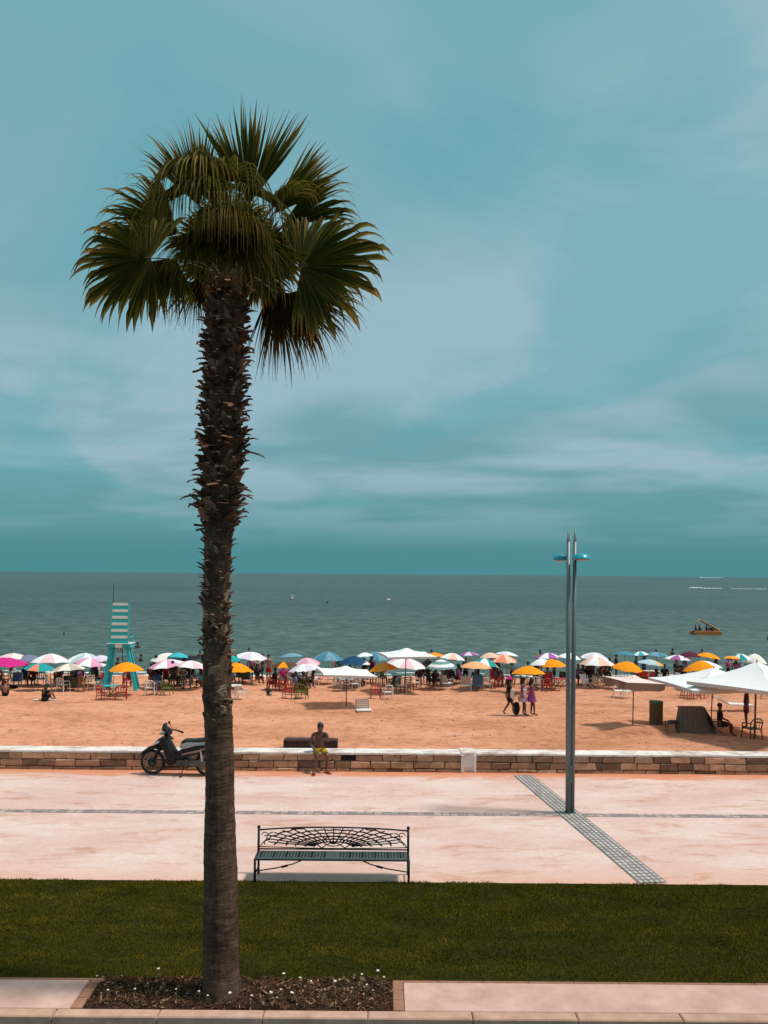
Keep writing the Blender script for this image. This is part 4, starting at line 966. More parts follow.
def square(ax, ay, D, halfw, c, label, rz=.3, rise=.42, val=.10, pole=M_DARKPOLE, polex=None, tilt=(0, 0), prad=.022, c2=None, sagk=.08, base_y=None):
    ap = W(ax, ay, D); g = sand_z(ap.x, ap.y); t = empty('square_parasol', (ap.x, ap.y, g), 0, label, 'parasol', 'large square parasols'); ht = ap.z-g
    M = Euler((R(tilt[1]), R(tilt[0]), 0)).to_matrix() @ Euler((0, 0, rz)).to_matrix(); b = MB(); K = 8; vs = []; rings = [.0, .25, .5, .75, 1.0]
    def P(f, side, u, dz=0):
        cs = [(-1, -1), (1, -1), (1, 1), (-1, 1)]; a = Vector(cs[side]); c_ = Vector(cs[(side+1) % 4]); e = a.lerp(c_, u)
        inn = 1-.06*4*u*(1-u)*f; z = -rise*f-sagk*4*f*(1-f)-sagk*.6*4*u*(1-u)*f*(1-f)*2
        return M @ Vector((e.x*halfw*f*inn, e.y*halfw*f*inn, z+dz))+Vector((0, 0, ht))
    N = 4*K
    for dz in (0, -.008):
        for f in rings:
            for k in range(N): vs.append(P(max(f, .03), k//K, (k % K)/K, dz))
        for k in range(N): vs.append(P(1.0, k//K, (k % K)/K, dz-val*(1 if (k % 4) else .75))+Vector((0, 0, 0)))
    nr_ = len(rings)+1; fs = []
    for i in range(nr_-1):
        for k in range(N):
            a, b2 = i*N+k, i*N+(k+1) % N; fs.append((a, b2, b2+N, a+N)); o = nr_*N; fs.append((o+a, o+a+N, o+b2+N, o+b2))
    fs.append(tuple(range(N))); b.add(vs, fs)
    for k in range(N): a, b2 = (nr_-1)*N+k, (nr_-1)*N+(k+1) % N; b.f.append((a, b2, b2+nr_*N, a+nr_*N)); b.m.append(0)
    for i, f in enumerate(b.f):
        if i >= 0 and all((v % (nr_*N)) >= (nr_-2)*N for v in f) and c2: b.m[i] = 1
    o = b.build('canopy', [FM(c), FM(c2 or c)], t); shade_auto(o, 30)
    b = MB(); px = (W(polex, 720, D).x-W(ax, 720, D).x) if polex else 0
    b.tube([(px, 0, -.25), (px*.3, 0, ht-.35), (0, 0, ht+.05)], [prad, prad, prad*.7], 10); b.build('pole', pole, t)
    b = MB()
    for s in range(4):
        b.tube([P(.03, s, 0, -.02), P(.5, s, 0, -.02), P(.98, s, 0, -.02)], .008, 5); b.tube([Vector((px*.3, 0, ht-.65)), P(.55, s, 0, -.03)], .007, 5)
    b.build('ribs', M_DARKPOLE, t); return t
square(346.5, 665.5, 36.6, 1.22, 'white', 'large white square parasol standing alone over the low white seat', rz=.22, rise=.30, val=.10, tilt=(3, 0))
square(407, 647.5, 42, 1.30, 'white', 'tall white square parasol with its high flat roof above the row', rz=.2, rise=.36, val=.10, polex=404.5)
square(634, 674.5, 31.6, .85, 'tentpink', 'small pale tan square parasol with a drooping brown valance near the slatted bin', rz=.30, rise=.22, val=.30, c2='tan', tilt=(4, 0), polex=633)
square(714, 667.5, 31.5, 1.85, 'white', 'large white square parasol above the brown windbreak', rz=.12, rise=.62, val=.14, polex=711)
square(757, 661.5, 29.6, 1.75, 'white', 'largest white square parasol above the standing figure in burgundy', rz=.62, rise=.80, val=.14, prad=.035, polex=755)

# ------------------------------------------------------------------ chairs and tables
def proto_chair(kind):
    """returns list of (name, mesh)"""
    L = []; add = lambda n, b, sm=False: L.append((n, b.mesh(n, PM('white'), sm)))
    if kind == 'plastic':
        b = MB(); b.box((0, 0, .36), (.44, .42, .03), bev=.012); add('seat', b)
        b = MB(); arc = [(-.22, .20, .37), (-.23, .25, .60), (-.16, .28, .72), (0, .29, .75), (.16, .28, .72), (.23, .25, .60), (.22, .20, .37)]; b.tube(arc, .022, 6)
        for x in (-.11, 0, .11): b.tube([(x, .21, .37), (x*1.05, .26, .60), (x, .285, .73)], .022, 5, flat=.5)
        add('backrest', b)
        for s in (-1, 1):
            b = MB(); b.tube([(s*.235, .25, .58), (s*.27, .05, .57), (s*.26, -.19, .54)], .022, 6); add('armrest', b)
            b = MB(); b.tube([(s*.26, -.19, .54), (s*.24, -.20, .36), (s*.26, -.24, -.03)], [.022, .024, .018], 6); add('leg', b)
            b = MB(); b.tube([(s*.21, .19, .36), (s*.25, .26, -.03)], [.026, .018], 6); add('leg', b)
    if kind == 'wood':
        b = MB(); b.box((0, 0, .42), (.40, .38, .03), bev=.006); add('seat', b)
        b = MB()
        for z in (.56, .68, .80): b.box((0, .20, z), (.36, .02, .06), bev=.004)
        add('backrest', b)
        for s in (-1, 1):
            b = MB(); b.box((s*.18, -.17, .2), (.035, .035, .44)); add('leg', b)
            b = MB(); b.box((s*.18, .20, .40), (.035, .035, .88)); add('leg', b)
    if kind == 'folding':
        b = MB(); b.add([(-.24, -.2, .36), (.24, -.2, .36), (.24, .18, .30), (-.24, .18, .30), (-.24, -.2, .35), (.24, -.2, .35), (.24, .18, .29), (-.24, .18, .29)], [(0, 1, 2, 3), (7, 6, 5, 4), (0, 4, 5, 1), (1, 5, 6, 2), (2, 6, 7, 3), (3, 7, 4, 0)]); add('seat', b)
        b = MB(); b.add([(-.24, .20, .34), (.24, .20, .34), (.24, .38, .80), (-.24, .38, .80), (-.24, .215, .34), (.24, .215, .34), (.24, .395, .80), (-.24, .395, .80)], [(0, 1, 2, 3), (7, 6, 5, 4), (0, 4, 5, 1), (1, 5, 6, 2), (2, 6, 7, 3), (3, 7, 4, 0)]); add('backrest', b)
        b = MB()
        for s in (-1, 1):
            b.tube([(s*.26, -.26, -.02), (s*.26, .20, .34), (s*.26, .39, .81)], .013, 6); b.tube([(s*.27, .26, -.02), (s*.27, -.2, .37)], .013, 6); b.tube([(s*.27, -.24, .55), (s*.27, .28, .55)], .016, 6); b.tube([(s*.27, -.22, .36), (s*.27, -.22, .55)], .012, 6)
        add('frame', b)
    if kind == 'xtable':
        b = MB(); b.box((0, 0, .66), (.75, .6, .025), bev=.005); add('tabletop', b)
        for s in (-1, 1):
            b = MB(); b.tube([(-.28, s*.24, -.02), (.28, s*.24, .65)], .016, 6); add('leg', b)
            b = MB(); b.tube([(.28, s*.22, -.02), (-.28, s*.22, .65)], .016, 6); add('leg', b)
    if kind == 'table':
        b = MB(); b.box((0, 0, .64), (.78, .78, .03), bev=.01); b.box((0, 0, .605), (.70, .70, .04)); add('tabletop', b)
        for sx in (-1, 1):
            for sy in (-1, 1): b = MB(); b.tube([(sx*.3, sy*.3, .6), (sx*.33, sy*.33, -.03)], [.03, .022], 6); add('leg', b)
    return L
PR = {}
def furn(x, y, kind, color, label, rz=0, s=1.0, c2=None):
    if kind not in PR: PR[kind] = proto_chair(kind)
    p = S(x, y); nm = {'plastic': 'plastic_chair', 'wood': 'wooden_chair', 'folding': 'folding_chair', 'xtable': 'folding_table', 'table': 'plastic_table'}[kind]
    cat = 'table' if 'table' in nm else 'chair'
    t = empty(nm, p, rz, label, cat, 'beach tables' if cat == 'table' else 'beach chairs', s)
    for n, me in PR[kind]:
        o = bpy.data.objects.new(n, me); COL.objects.link(o); o.parent = t; o.material_slots[0].link = 'OBJECT'
        o.material_slots[0].material = PM(c2 if (c2 and n in ('leg', 'frame')) else color)
    return t
FUR = [
 (103, 700, 'plastic', 'red', 'red plastic chair at the table before the lifeguard tower, side nearer the white chairs', 2.9),
 (121, 700, 'plastic', 'red', 'red plastic chair at the table before the lifeguard tower, side nearer its leg', 3.3),
 (112, 699, 'xtable', 'turquoise', 'cross-legged table with pale blue top before the lifeguard tower', 0, 'brown'),
 (109, 689, 'plastic', 'white', 'white plastic armchair behind the pale blue table', 0.1),
 (100, 690, 'plastic', 'turquoise', 'turquoise plastic chair left of the pale blue table', -1.2),
 (128, 687, 'plastic', 'red', 'red chair under the orange parasol, between the tower legs', .5),
 (52, 691, 'plastic', 'grey', 'grey plastic chair under the beige parasol, outermost of its row', 1.2),
 (63, 691.5, 'plastic', 'white', 'white plastic chair under the beige parasol', 2.8),
 (71, 690.5, 'folding', 'black', 'black folding chair beneath the beige parasol', 1),
 (78, 691, 'folding', 'darkgreen', 'dark green folding chair between the beige parasol and wooden chairs', 3.2),
 (84, 691.5, 'wood', 'wood', 'reddish wooden chair under the pink and white parasol', 2.6),
 (91, 691, 'wood', 'cream', 'pale wooden chair under the pink and white parasol', .3),
 (30, 684, 'plastic', 'grey', 'grey chair in the shade behind the teal parasol', .5),
 (40, 684.5, 'plastic', 'turquoise', 'turquoise chair below the small teal parasol', 0),
 (19, 681, 'plastic', 'white', 'white chair under the slate blue parasol', 1.5),
 (6, 682, 'plastic', 'darkgreen', 'dark green chair under the magenta parasol', 2.2),
 (150.5, 695, 'plastic', 'white', 'white plastic chair with low back beside the olive green one', 3.1),
 (167, 695, 'plastic', 'green', 'olive green plastic chair under the pink and white parasol', 3.0),
 (158, 694.5, 'xtable', 'brown', 'dark cross-legged table between white and olive green chairs', .8),
 (178, 689.5, 'xtable', 'black', 'black cross-legged table near the palm trunk', .2),
 (186, 689, 'plastic', 'grey', 'pale grey chair at the black table near the palm trunk', 2.0),
 (173, 684, 'plastic', 'red', 'red chair behind the black cross-legged table', .3),
 (196, 684, 'folding', 'black', 'black folding chair right beside the palm trunk', .9),
 (241, 699.5, 'plastic', 'white', 'white plastic chair just clear of the palm trunk', 3.0),
 (233, 699, 'xtable', 'white', 'white cross-legged table half hidden by the palm trunk', .2),
 (237, 683, 'plastic', 'grey', 'grey chair beneath the palm side orange parasol', .8),
 (247, 682.5, 'plastic', 'red', 'red chair beneath the palm side orange parasol', 2.2),
 (274, 690.5, 'plastic', 'red', 'red plastic chair under the brown parasol', 1.1),
 (281, 691, 'plastic', 'red', 'red plastic chair beside the small table under the brown parasol', -1.3),
 (286, 690.5, 'table', 'cream', 'beige table among the red chairs', .2),
 (288.5, 698.5, 'plastic', 'red', 'red plastic chair next to the occupied olive green chair', 3.0),
 (302, 698.5, 'plastic', 'green', 'olive green plastic chair holding the man in the dark shirt', 3.1),
 (313, 686, 'plastic', 'white', 'white plastic chair under the lilac tinted parasol', 2.1),
 (338, 691.5, 'plastic', 'grey', 'grey plastic chair in the shade of the lone white square parasol', 2.9),
 (346, 691, 'table', 'grey', 'grey table in the shade of the lone white square parasol', .1),
 (355, 690.5, 'plastic', 'white', 'white plastic chair behind the lone white square parasol', 3.4),
 (362, 684, 'folding', 'black', 'black folding chair behind the white and peach parasol pole', .9),
 (375.5, 698.8, 'plastic', 'red', 'red plastic chair standing in the open beside a white one', 3.1),
 (388, 699, 'plastic', 'white', 'white plastic chair standing in the open beside a red one', 3.3),
 (394, 693, 'plastic', 'darkgreen', 'dark green plastic chair near the tall square parasol pole', 2.8),
 (401, 692.5, 'plastic', 'white', 'white plastic chair at the foot of the tall square parasol', .2),
 (409, 692, 'wood', 'wood', 'brown wooden chair beside the tall square parasol pole', 2.5),
 (416, 689, 'plastic', 'cream', 'cream plastic chair past the tall square parasol pole', 1.3),
 (384, 684, 'plastic', 'white', 'white chair under the amber and orange parasol', 0),
 (434, 689, 'folding', 'black', 'black reclining chair under the teal ringed parasol', 1.2),
 (448, 684.5, 'folding', 'brown', 'brown folding chair behind the teal ringed parasol', .4),
 (456, 684, 'folding', 'black', 'black folding chair between teal ringed and light orange parasols', 2.2),
 (466, 691, 'folding', 'grey', 'grey folding chair seen from behind under the light orange parasol', 3.1),
 (477, 691, 'folding', 'blue', 'blue folding chair seen from behind under the light orange parasol', 3.2),
 (487, 690.5, 'plastic', 'cream', 'cream plastic chair beside the blue folding chair', 2.9),
 (494, 683.5, 'folding', 'pink', 'bright pink folding chair behind the cream plastic one', 3.0),
 (521, 684, 'plastic', 'darkgreen', 'dark green chair behind the three walking women', .6),
 (538, 689.5, 'plastic', 'white', 'white plastic chair between the walking women and red chairs', 2.5),
 (547, 691, 'plastic', 'red', 'red plastic chair with an occupant near the lamp post', 3.0),
 (560, 691, 'xtable', 'red', 'red cross-legged table against the lamp post', .15),
 (582, 684, 'plastic', 'grey', 'grey chair with a seated bather past the lamp post', 2.8),
 (591, 685, 'plastic', 'darkgreen', 'dark green chair by the standing couple', 1.0),
 (598, 688.5, 'plastic', 'cream', 'pale chair at the edge of the group past the lamp post', 2.0),
 (604, 688, 'xtable', 'cream', 'pale cross-legged table past the lamp post', .3),
 (610, 686, 'wood', 'brown', 'dark wooden chair behind the tan parasol', .5),
 (618.5, 697.8, 'plastic', 'white', 'white plastic chair under the tan parasol, on its seaward side', 1.3),
 (627, 698, 'plastic', 'white', 'white plastic chair under the tan parasol, beside its pole', -1.5),
 (642, 681, 'plastic', 'cream', 'cream chair below the half blue, half orange parasol', 1),
 (651, 682, 'table', 'cream', 'cream table below the half blue, half orange parasol', .3),
 (660, 681, 'plastic', 'white', 'white chair below the half blue, half orange parasol', -1),
 (669, 681.5, 'plastic', 'cream', 'cream chair near the person in black', 2),
 (687, 698, 'plastic', 'red', 'red plastic chair below the white canopy, by the metal frame chairs', 1.5),
 (694, 698.5, 'plastic', 'red', 'red plastic chair in the middle of the trio below the white canopy', 3.1),
 (706, 698, 'plastic', 'red', 'red plastic chair standing a little apart below the white canopy', 3.3),
 (688, 696, 'folding', 'grey', 'grey metal frame chair behind the red trio', 2.8),
 (700, 695.5, 'folding', 'grey', 'grey metal frame chair between the red ones', 3.3),
 (766, 699, 'plastic', 'red', 'red plastic chair at the very edge behind the largest canopy', 1.2),
]
for row in FUR:
    x, y, k_, c, lab, rz = row[:6]; furn(x, y, k_, c, lab.replace(' left of', ' beside'), rz+random.uniform(-.15, .15), c2=row[6] if len(row) > 6 else None, s=random.uniform(.94, 1.04))

CR_COL = ['black', 'navy', 'burgundy', 'slate', 'brown', 'darkgreen', 'teal', 'purple']
def crowd():
    rc = random.Random(21)
    for n_, (ax, ay, w, c1, c2, lab, kw) in enumerate(ULIST):
        if ay > 660.5: continue
        yb = 685.5+(ay-652)*.55; cc = CR_COL[n_ % 8]; dx = rc.choice((-1, 1))*rc.uniform(.15, .35)*w
        L = lambda pre: ' '.join((pre+' '+lab).split()[:16])
        person(S(ax+dx, yb-rc.uniform(0, 2)), R(rc.uniform(0, 360)), rc.choice(('sit', 'sit', 'stand')), SK[rc.choice(('dark', 'dark', 'mid'))], FM(cc), FM('black'), L('bather shaded by the'), 'people on the beach', h=rc.uniform(1.5, 1.68), hair=rc.choice(('short', 'long')))
        furn(ax-dx, yb+rc.uniform(-1.5, 1), rc.choice(('plastic', 'folding', 'folding', 'wood')), rc.choice(('black', 'brown', 'grey', 'darkgreen', 'red', 'white', 'blue')), L('beach chair shaded by the'), rc.uniform(0, 6.2))
# near group: armchair brown, windbreak, bin, lounger, low seat
furn(752, 738.5, 'plastic', 'brown', 'dark brown plastic armchair beside the thick parasol pole', 3.35, 1.05)
p = S(693, 733.5); t = empty('windbreak', p, 0, 'brown canvas windbreak draped over a frame near the seated man', 'windbreak')
b = MB(); w1, w0, h1 = .50, .68, .98
b.prism([(-w0, 0), (w0*1.0, 0), (.56, h1*.6), (.52, h1), (-.44, h1), (-.60, h1*.5)], -.02, .02)
for i in range(len(b.v)): v = b.v[i]; b.v[i] = (v[0], v[1]+v[2]*.25, v[2])
b.prism([(.50, h1), (.60, .02), (.96, -.0), (.82, h1*.45)], .15, .18)
b.box((0, .33, h1-.012), (.98, .22, .02)); 
for k in range(7): x = -.5+k*.17; b.tube([(x*1.1, -.02, .01), (x, .2, h1*.97)], .012, 5)
b.build('canvas', mat('brown_canvas', (.17, .125, .095), .9, var=.2, scale=5, bump=.3), t)
b = MB(); 
for x in (-.42, .5): b.tube([(x, .8, -.03), (x, .34, h1)], .018, 6)
b.tube([(-.42, .3, h1-.02), (.5, .3, h1-.02)], .018, 6); b.build('frame', M_DARKPOLE, t)
p = S(672, 733); t = empty('camp_stool', p, 0, 'small black camp stool with a cloth on it beside the windbreak', 'stool')
b = MB(); b.box((0, 0, .40), (.5, .36, .05), bev=.02); b.ball((.05, 0, .44), (.24, .16, .06), 10); b.build('seat', PM('black'), t)
for sx in (-.2, .2):
    for sy in (-.13, .13): b = MB(); b.tube([(sx, sy, .38), (sx*1.05, sy, -.02)], .016, 6); b.build('leg', PM('black'), t)
p = S(656, 724.5); t = empty('litter_bin', p, 0, 'wooden slatted litter bin with green rim on open sand', 'bin')
b = MB()
for k in range(16):
    q = 2*math.pi*k/16; b.box((.25*math.cos(q), .25*math.sin(q), .46), (.022, .075, .92), rot=(0, 0, q), bev=.004)
b.build('slats', M_WOOD, t)
b = MB()
for z in (.15, .75): b.tube([(.235*math.cos(q), .235*math.sin(q), z) for q in np.linspace(0, 2*math.pi, 21)], .012, 5)
b.build('hoops', M_IRON, t)
b = MB(); b.lathe([(.22, .1), (.225, .85), (.27, .95), (.275, .86), (.262, .82), (.262, .85), (.268, .94)], 20); b.build('liner', mat('green_liner', (.10, .12, .02), .5, var=.3, bump=.5), t, smooth=True)
p = S(733, 711); t = empty('sun_lounger', p, R(4), 'white sun lounger with raised head end in front of the large canopies', 'sun lounger')
b = MB(); b.prism([(-.75, .62), (-.72, .66), (-.30, .36), (.85, .30), (.85, .26), (-.32, .32)], -.28, .28); b.build('bed', PM('white'), t)
b = MB()
for x in (-.4, .72):
    for s in (-1, 1): b.tube([(x, s*.24, .3), (x-.04, s*.24, -.03)], .022, 6)
b.tube([(-.72, 0, .6), (-.55, 0, 0)], .02, 6); b.build('frame', PM('white'), t)
p = S(362.5, 711); t = empty('low_beach_chair', p, R(8), 'low white lattice-backed beach seat under the lone square parasol', 'beach seat')
b = MB(); b.box((.05, -.1, .06), (.66, .42, .07), bev=.02); b.build('seat', PM('white'), t)
b = MB()
for i in range(7): b.box((-.26+i*.085, .14, .29), (.035, .02, .42))
for z in (.14, .22, .30, .38, .46): b.box((-.005, .135, z), (.56, .015, .03))
b.tube([(-.3, .14, .04), (-.3, .15, .5), (.27, .15, .5), (.3, .14, .04)], .018, 6); b.build('backrest', PM('grey'), t)

# ------------------------------------------------------------------ lifeguard tower
tw = S(122, 689.5); t = empty('lifeguard_tower', tw, R(2), 'tall turquoise lifeguard chair with white slatted back and splayed legs', 'lifeguard tower')
TD = tw.y
def TL(x, y, dd=0): v = W(x, y, TD)+Vector((0, dd, 0))-tw; return v
zt = TL(120, 647).z
for (xb, xt, dd) in ((106.0, 112.5, -.40), (138, 128.5, -.40), (106.6, 113, .25), (137.4, 128, .25)):
    a_, c_ = TL(xb, 690, 0), TL(xt, 647, 0); b = MB(); d = c_-a_; a_.y = dd*1.1; c_.y = dd*.6; a_.z = -.1
    b.box((a_+c_)/2, (.17, .11, (c_-a_).length), rot=(math.atan2(-(c_.y-a_.y), d.z), math.atan2(d.x, d.z), 0)); b.build('leg', M_TEALWOOD, t)
cx = TL(121.3, 645).x
b = MB(); b.box((cx, 0, zt+.10), (1.18, .9, .20), mi=0, bev=.01); b.box((cx, -.02, zt+.215), (1.24, 1.0, .03), mi=1); b.box((cx, -.48, zt+.11), (.36, .04, .2), mi=1); b.build('platform', [M_TEALWOOD, M_WHITEPT], t)
z0, z1 = TL(0, 642).z, TL(120, 604).z; n = 13
for i in range(n):
    f = i/(n-1); z = z0+(z1-z0)*f; wd = .94-.10*f; b = MB(); xo = cx+.01+.02*f
    white = i in (2, 4, 6, 8, 10, 12) ; hgt = .14 if white else (z1-z0)/(n-1)*2.1
    if i == 12: white = True
    b.box((xo, -.43+.12*f, z+.0), (wd*(.94 if white else 1), .03 if not white else .06, hgt)); b.build('back_slat', M_WHITEPT if white else M_TEALWOOD, t)
b = MB()
for s in (-1, 1): b.box((cx+.02+s*.43, -.36, (z0+z1)/2+.03), (.07, .07, z1-z0+.12), rot=(-.06, 0, -s*.0))
b.build('back_frame', M_TEALWOOD, t)
b = MB()
for s in (-1, 1): b.box((cx+s*.54, .0, zt+.55), (.07, .8, .06)); b.box((cx+s*.54, .38, zt+.36), (.07, .07, .42))
b.build('arm_rail', M_TEALWOOD, t)
b = MB(); a0 = TL(115, 604); a1 = TL(115.5, 583); b.tube([(a0.x, -.3, a0.z-.3), (a1.x, -.3, a1.z)], [.022, .012], 6); b.build('antenna', M_IRON, t)
b = MB()
for s in (-.17, .17): b.tube([(cx+.05+s, .95, 0), (cx+.05+s, .55, zt+.05)], .02, 6)
for k in range(6): zz = .25+k*.36; yy = .95-.4*zz/zt; b.tube([(cx+.05-.17, yy, zz), (cx+.05+.17, yy, zz)], .016, 6)
b.build('ladder', M_IRON, t)
person(tw+Vector((cx-.45, -.05, zt-.28)), R(150), 'sit', SK['light'], fab('guard_orange', (.6, .16, .03)), fab('red', FC['red']), 'lifeguard in orange shirt sitting up on the turquoise tower', h=1.65)

# ------------------------------------------------------------------ people on the beach
c = lambda n: fab(n, FC[n])
blk, wht = fab('cloth_black', (.012, .012, .015)), fab('cloth_white', (.6, .58, .56))
PR1 = m_generic2('flower_print', (.55, .10, .16, 1), (.50, .52, .60, 1), 9, .9, .1, .01, 2); PR2 = m_generic2('pink_print', (.60, .07, .20, 1), (.10, .10, .30, 1), 8, .9, .1, .01, 2)
PE = [
 # x, ybase, pose, rz, skin, top, bottom, dress, hair, hat, h, label
 (523, 715.5, 'carry', 70, 'dark', None, None, PR1, 'long', None, 1.62, 'middle one of three walking women, in a patterned dress and white towel'),
 (531.5, 715.5, 'carry', 85, 'dark', None, None, PR2, 'long', None, 1.58, 'walking woman in a bright pink and blue dress, farthest from the black bag'),
 (5, 696, 'ground', 200, 'mid', None, blk, None, 'short', None, 1.4, 'shirtless kid sitting on open sand below the magenta parasol'),
 (44, 701.5, 'ground', 150, 'mid', blk, blk, None, 'long', None, 1.55, 'person in black hunched on open sand between two white towels'),
 (57, 690.5, 'sit', 160, 'mid', blk, blk, None, 'short', None, 1.65, 'person in black seated under the beige parasol'),
 (268.5, 682.5, 'stand', 170, 'light', None, c('red'), None, 'short', None, 1.62, 'shirtless man in bright red shorts standing between parasols'),
 (257, 681.5, 'stand', 30, 'mid', c('white'), blk, None, 'short', None, 1.55, 'person in white top and black shorts next to the man in red shorts'),
 (262, 681, 'stand', 100, 'dark', blk, blk, None, 'long', None, 1.6, 'person all in black beside the man in red shorts'),
 (251, 679.5, 'stand', 200, 'dark', c('purple'), blk, None, 'long', None, 1.5, 'woman in purple top under the white and lilac parasol'),
 (238.5, 682.5, 'sit', 30, 'dark', blk, blk, None, 'short', None, 1.6, 'bather seated in shade under the palm side orange parasol'),
 (275, 690, 'sit', 250, 'dark', c('burgundy'), blk, None, 'short', None, 1.6, 'seated person in burgundy on a red chair under the brown parasol'),
 (283, 686.5, 'sit', 10, 'mid', c('magenta'), c('purple'), None, 'long', None, 1.65, 'woman in magenta seated beneath the orange panel of the brown parasol'),
 (290.5, 685.5, 'sit', 330, 'light', c('palepink'), wht, None, 'short', None, 1.6, 'person in pale pink shirt seated behind the beige table'),
 (303, 698, 'sit', 178, 'dark', fab('cloth_olive', (.05, .04, .02)), blk, None, 'short', None, 1.75, 'man in dark olive shirt seated with his back to the promenade'),
 (295.5, 695, 'sit', 100, 'dark', c('slate'), blk, None, 'short', None, 1.6, 'person in slate shirt seated beside the man in dark olive'),
 (307.5, 687, 'sit', 40, 'dark', wht, wht, None, 'short', None, 1.6, 'person in white seated under the lilac tinted parasol'),
 (128.5, 686, 'sit', 20, 'dark', c('brown'), blk, None, 'short', None, 1.6, 'seated figure under the orange parasol by the lifeguard tower'),
 (151, 687, 'sit', 170, 'mid', c('brown'), c('brown'), None, 'short', None, 1.75, 'person in brown seated behind the white low-backed chair'),
 (165.5, 685.5, 'sit', 20, 'mid', c('red'), blk, None, 'short', None, 1.7, 'person in red shirt seated under the pink and white parasol'),
 (177, 686.5, 'sit', 80, 'light', None, blk, None, 'short', None, 1.75, 'shirtless man seated at the black cross-legged table'),
 (160, 688, 'sit', 270, 'dark', blk, blk, None, 'long', None, 1.6, 'woman in black seated beside the olive green chair'),
 (190, 684.5, 'sit', 0, 'dark', blk, wht, None, 'short', None, 1.6, 'person in black shirt seated below the black parasol'),
 (202, 688, 'stand', 90, 'dark', c('amber'), blk, None, 'short', None, 1.6, 'standing person with amber shirt next to the palm trunk'),
 (434, 688, 'recline', 200, 'dark', blk, blk, None, 'short', None, 1.6, 'sunbather in black reclining under the teal ringed parasol'),
 (449, 684, 'sit', 10, 'dark', c('burgundy'), blk, None, 'short', None, 1.6, 'person in burgundy seated behind the teal ringed parasol'),
 (458, 684, 'sit', 60, 'dark', c('darkgreen'), blk, None, 'short', None, 1.6, 'person in dark green seated beside two empty grey and blue chairs'),
 (478, 690, 'sit', 180, 'mid', c('teal'), blk, None, 'long', None, 1.55, 'person in teal sitting in the blue folding chair'),
 (494, 682.5, 'sit', 180, 'mid', c('magenta'), c('magenta'), None, 'long', None, 1.6, 'woman dressed in hot pink seated behind the cream chair'),
 (547.5, 690, 'sit', 190, 'mid', c('red'), blk, None, 'short', None, 1.75, 'person in red jersey seated near the lamp post'),
 (535, 683, 'sit', 20, 'dark', blk, blk, None, 'short', None, 1.6, 'person in black seated behind the walking women'),
 (540, 676, 'stand', 20, 'dark', fab('cloth_yellow', (.5, .4, .02)), blk, None, 'short', None, 1.72, 'person in yellow standing behind the two bright orange parasols'),
 (582.5, 684, 'sit', 180, 'dark', c('brown'), blk, None, 'short', None, 1.6, 'bather seated on the grey chair past the lamp post'),
 (587.5, 684.5, 'stand', 140, 'dark', c('brown'), blk, None, 'short', None, 1.6, 'darkly dressed man standing below the white and peach parasol'),
 (592, 684, 'stand', 210, 'mid', c('burgundy'), c('burgundy'), None, 'short', None, 1.62, 'person in burgundy standing below the white and peach parasol'),
 (603, 682.5, 'stand', 10, 'dark', c('darkgreen'), c('darkgreen'), None, 'short', None, 1.55, 'person in dark green standing past the white and peach parasol'),
 (609, 682.5, 'stand', 180, 'dark', blk, blk, None, 'long', None, 1.5, 'woman in black standing past the white and peach parasol'),
 (616, 679.5, 'stand', 60, 'dark', blk, blk, None, 'short', None, 1.62, 'dark figure whose head rises between two parasols near the blue one'),
 (636, 680, 'stand', 90, 'dark', c('navy'), blk, None, 'short', None, 1.55, 'person in navy standing below the small white and turquoise parasol'),
 (644, 679.5, 'stand', 270, 'dark', c('navy'), c('navy'), None, 'long', None, 1.72, 'person in dark blue dress whose head reaches the turquoise parasol'),
 (676, 681, 'sit', 40, 'dark', blk, blk, None, 'short', None, 1.9, 'person in black under the purple and white parasol'),
 (684, 682, 'sit', 300, 'dark', c('slate'), blk, None, 'short', None, 1.7, 'person in slate shirt under the purple and white parasol'),
 (728, 678, 'stand', 20, 'mid', c('magenta'), blk, None, 'short', None, 1.25, 'child in magenta top below the smallest orange parasol'),
 (12, 680, 'stand', 20, 'mid', c('palepink'), c('brown'), None, 'short', None, 1.5, 'person in pale pink standing under the magenta parasol'),
 (31, 680, 'sit', 20, 'dark', c('red'), blk, None, 'short', None, 1.6, 'person in red seated in shade behind the small teal parasol'),
 (75, 686, 'sit', 20, 'dark', c('slate'), blk, None, 'short', None, 1.7, 'person in slate shirt seated under the beige parasol'),
 (97, 684, 'sit', 320, 'light', c('palepink'), wht, None, 'long', None, 1.7, 'woman in pale pink seated beside the turquoise chair'),
 (382, 684, 'sit', 20, 'dark', c('green'), blk, None, 'short', None, 1.6, 'person in green seated under the amber and orange parasol'),
 (336, 680, 'stand', 20, 'mid', c('pink'), blk, None, 'long', None, 1.45, 'woman in pink standing behind the lone white square parasol'),
 (423, 682, 'sit', 20, 'dark', blk, blk, None, 'short', None, 1.6, 'bather in black between the tall square and teal ringed parasols'),
]
for (x, y, ps, rz, sk, tp, bt, dr, hr, ht_, hh, lab) in PE:
    p = S(x, y); person(p, R(rz), ps, SK[sk], tp, bt, lab, 'people on the beach', h=hh, hair=hr, dress=dr, hat=ht_)
person(S(509, 715.5), R(75), 'walk', SK['dark'], blk, blk, 'walking woman in black with a bright pink hat carrying the black bag', 'people on the beach', h=1.6, hair='long', hat=FM('magenta'))
person(S(719.5, 735), R(80), 'sit', SK['dark'], blk, fab('cloth_black2', (.02, .018, .018)), 'man in black shirt sitting in profile beside the brown windbreak', 'people on the beach', h=1.62)
furn(717, 734, 'folding', 'black', 'black folding chair under the man beside the windbreak', 1.45, .95)
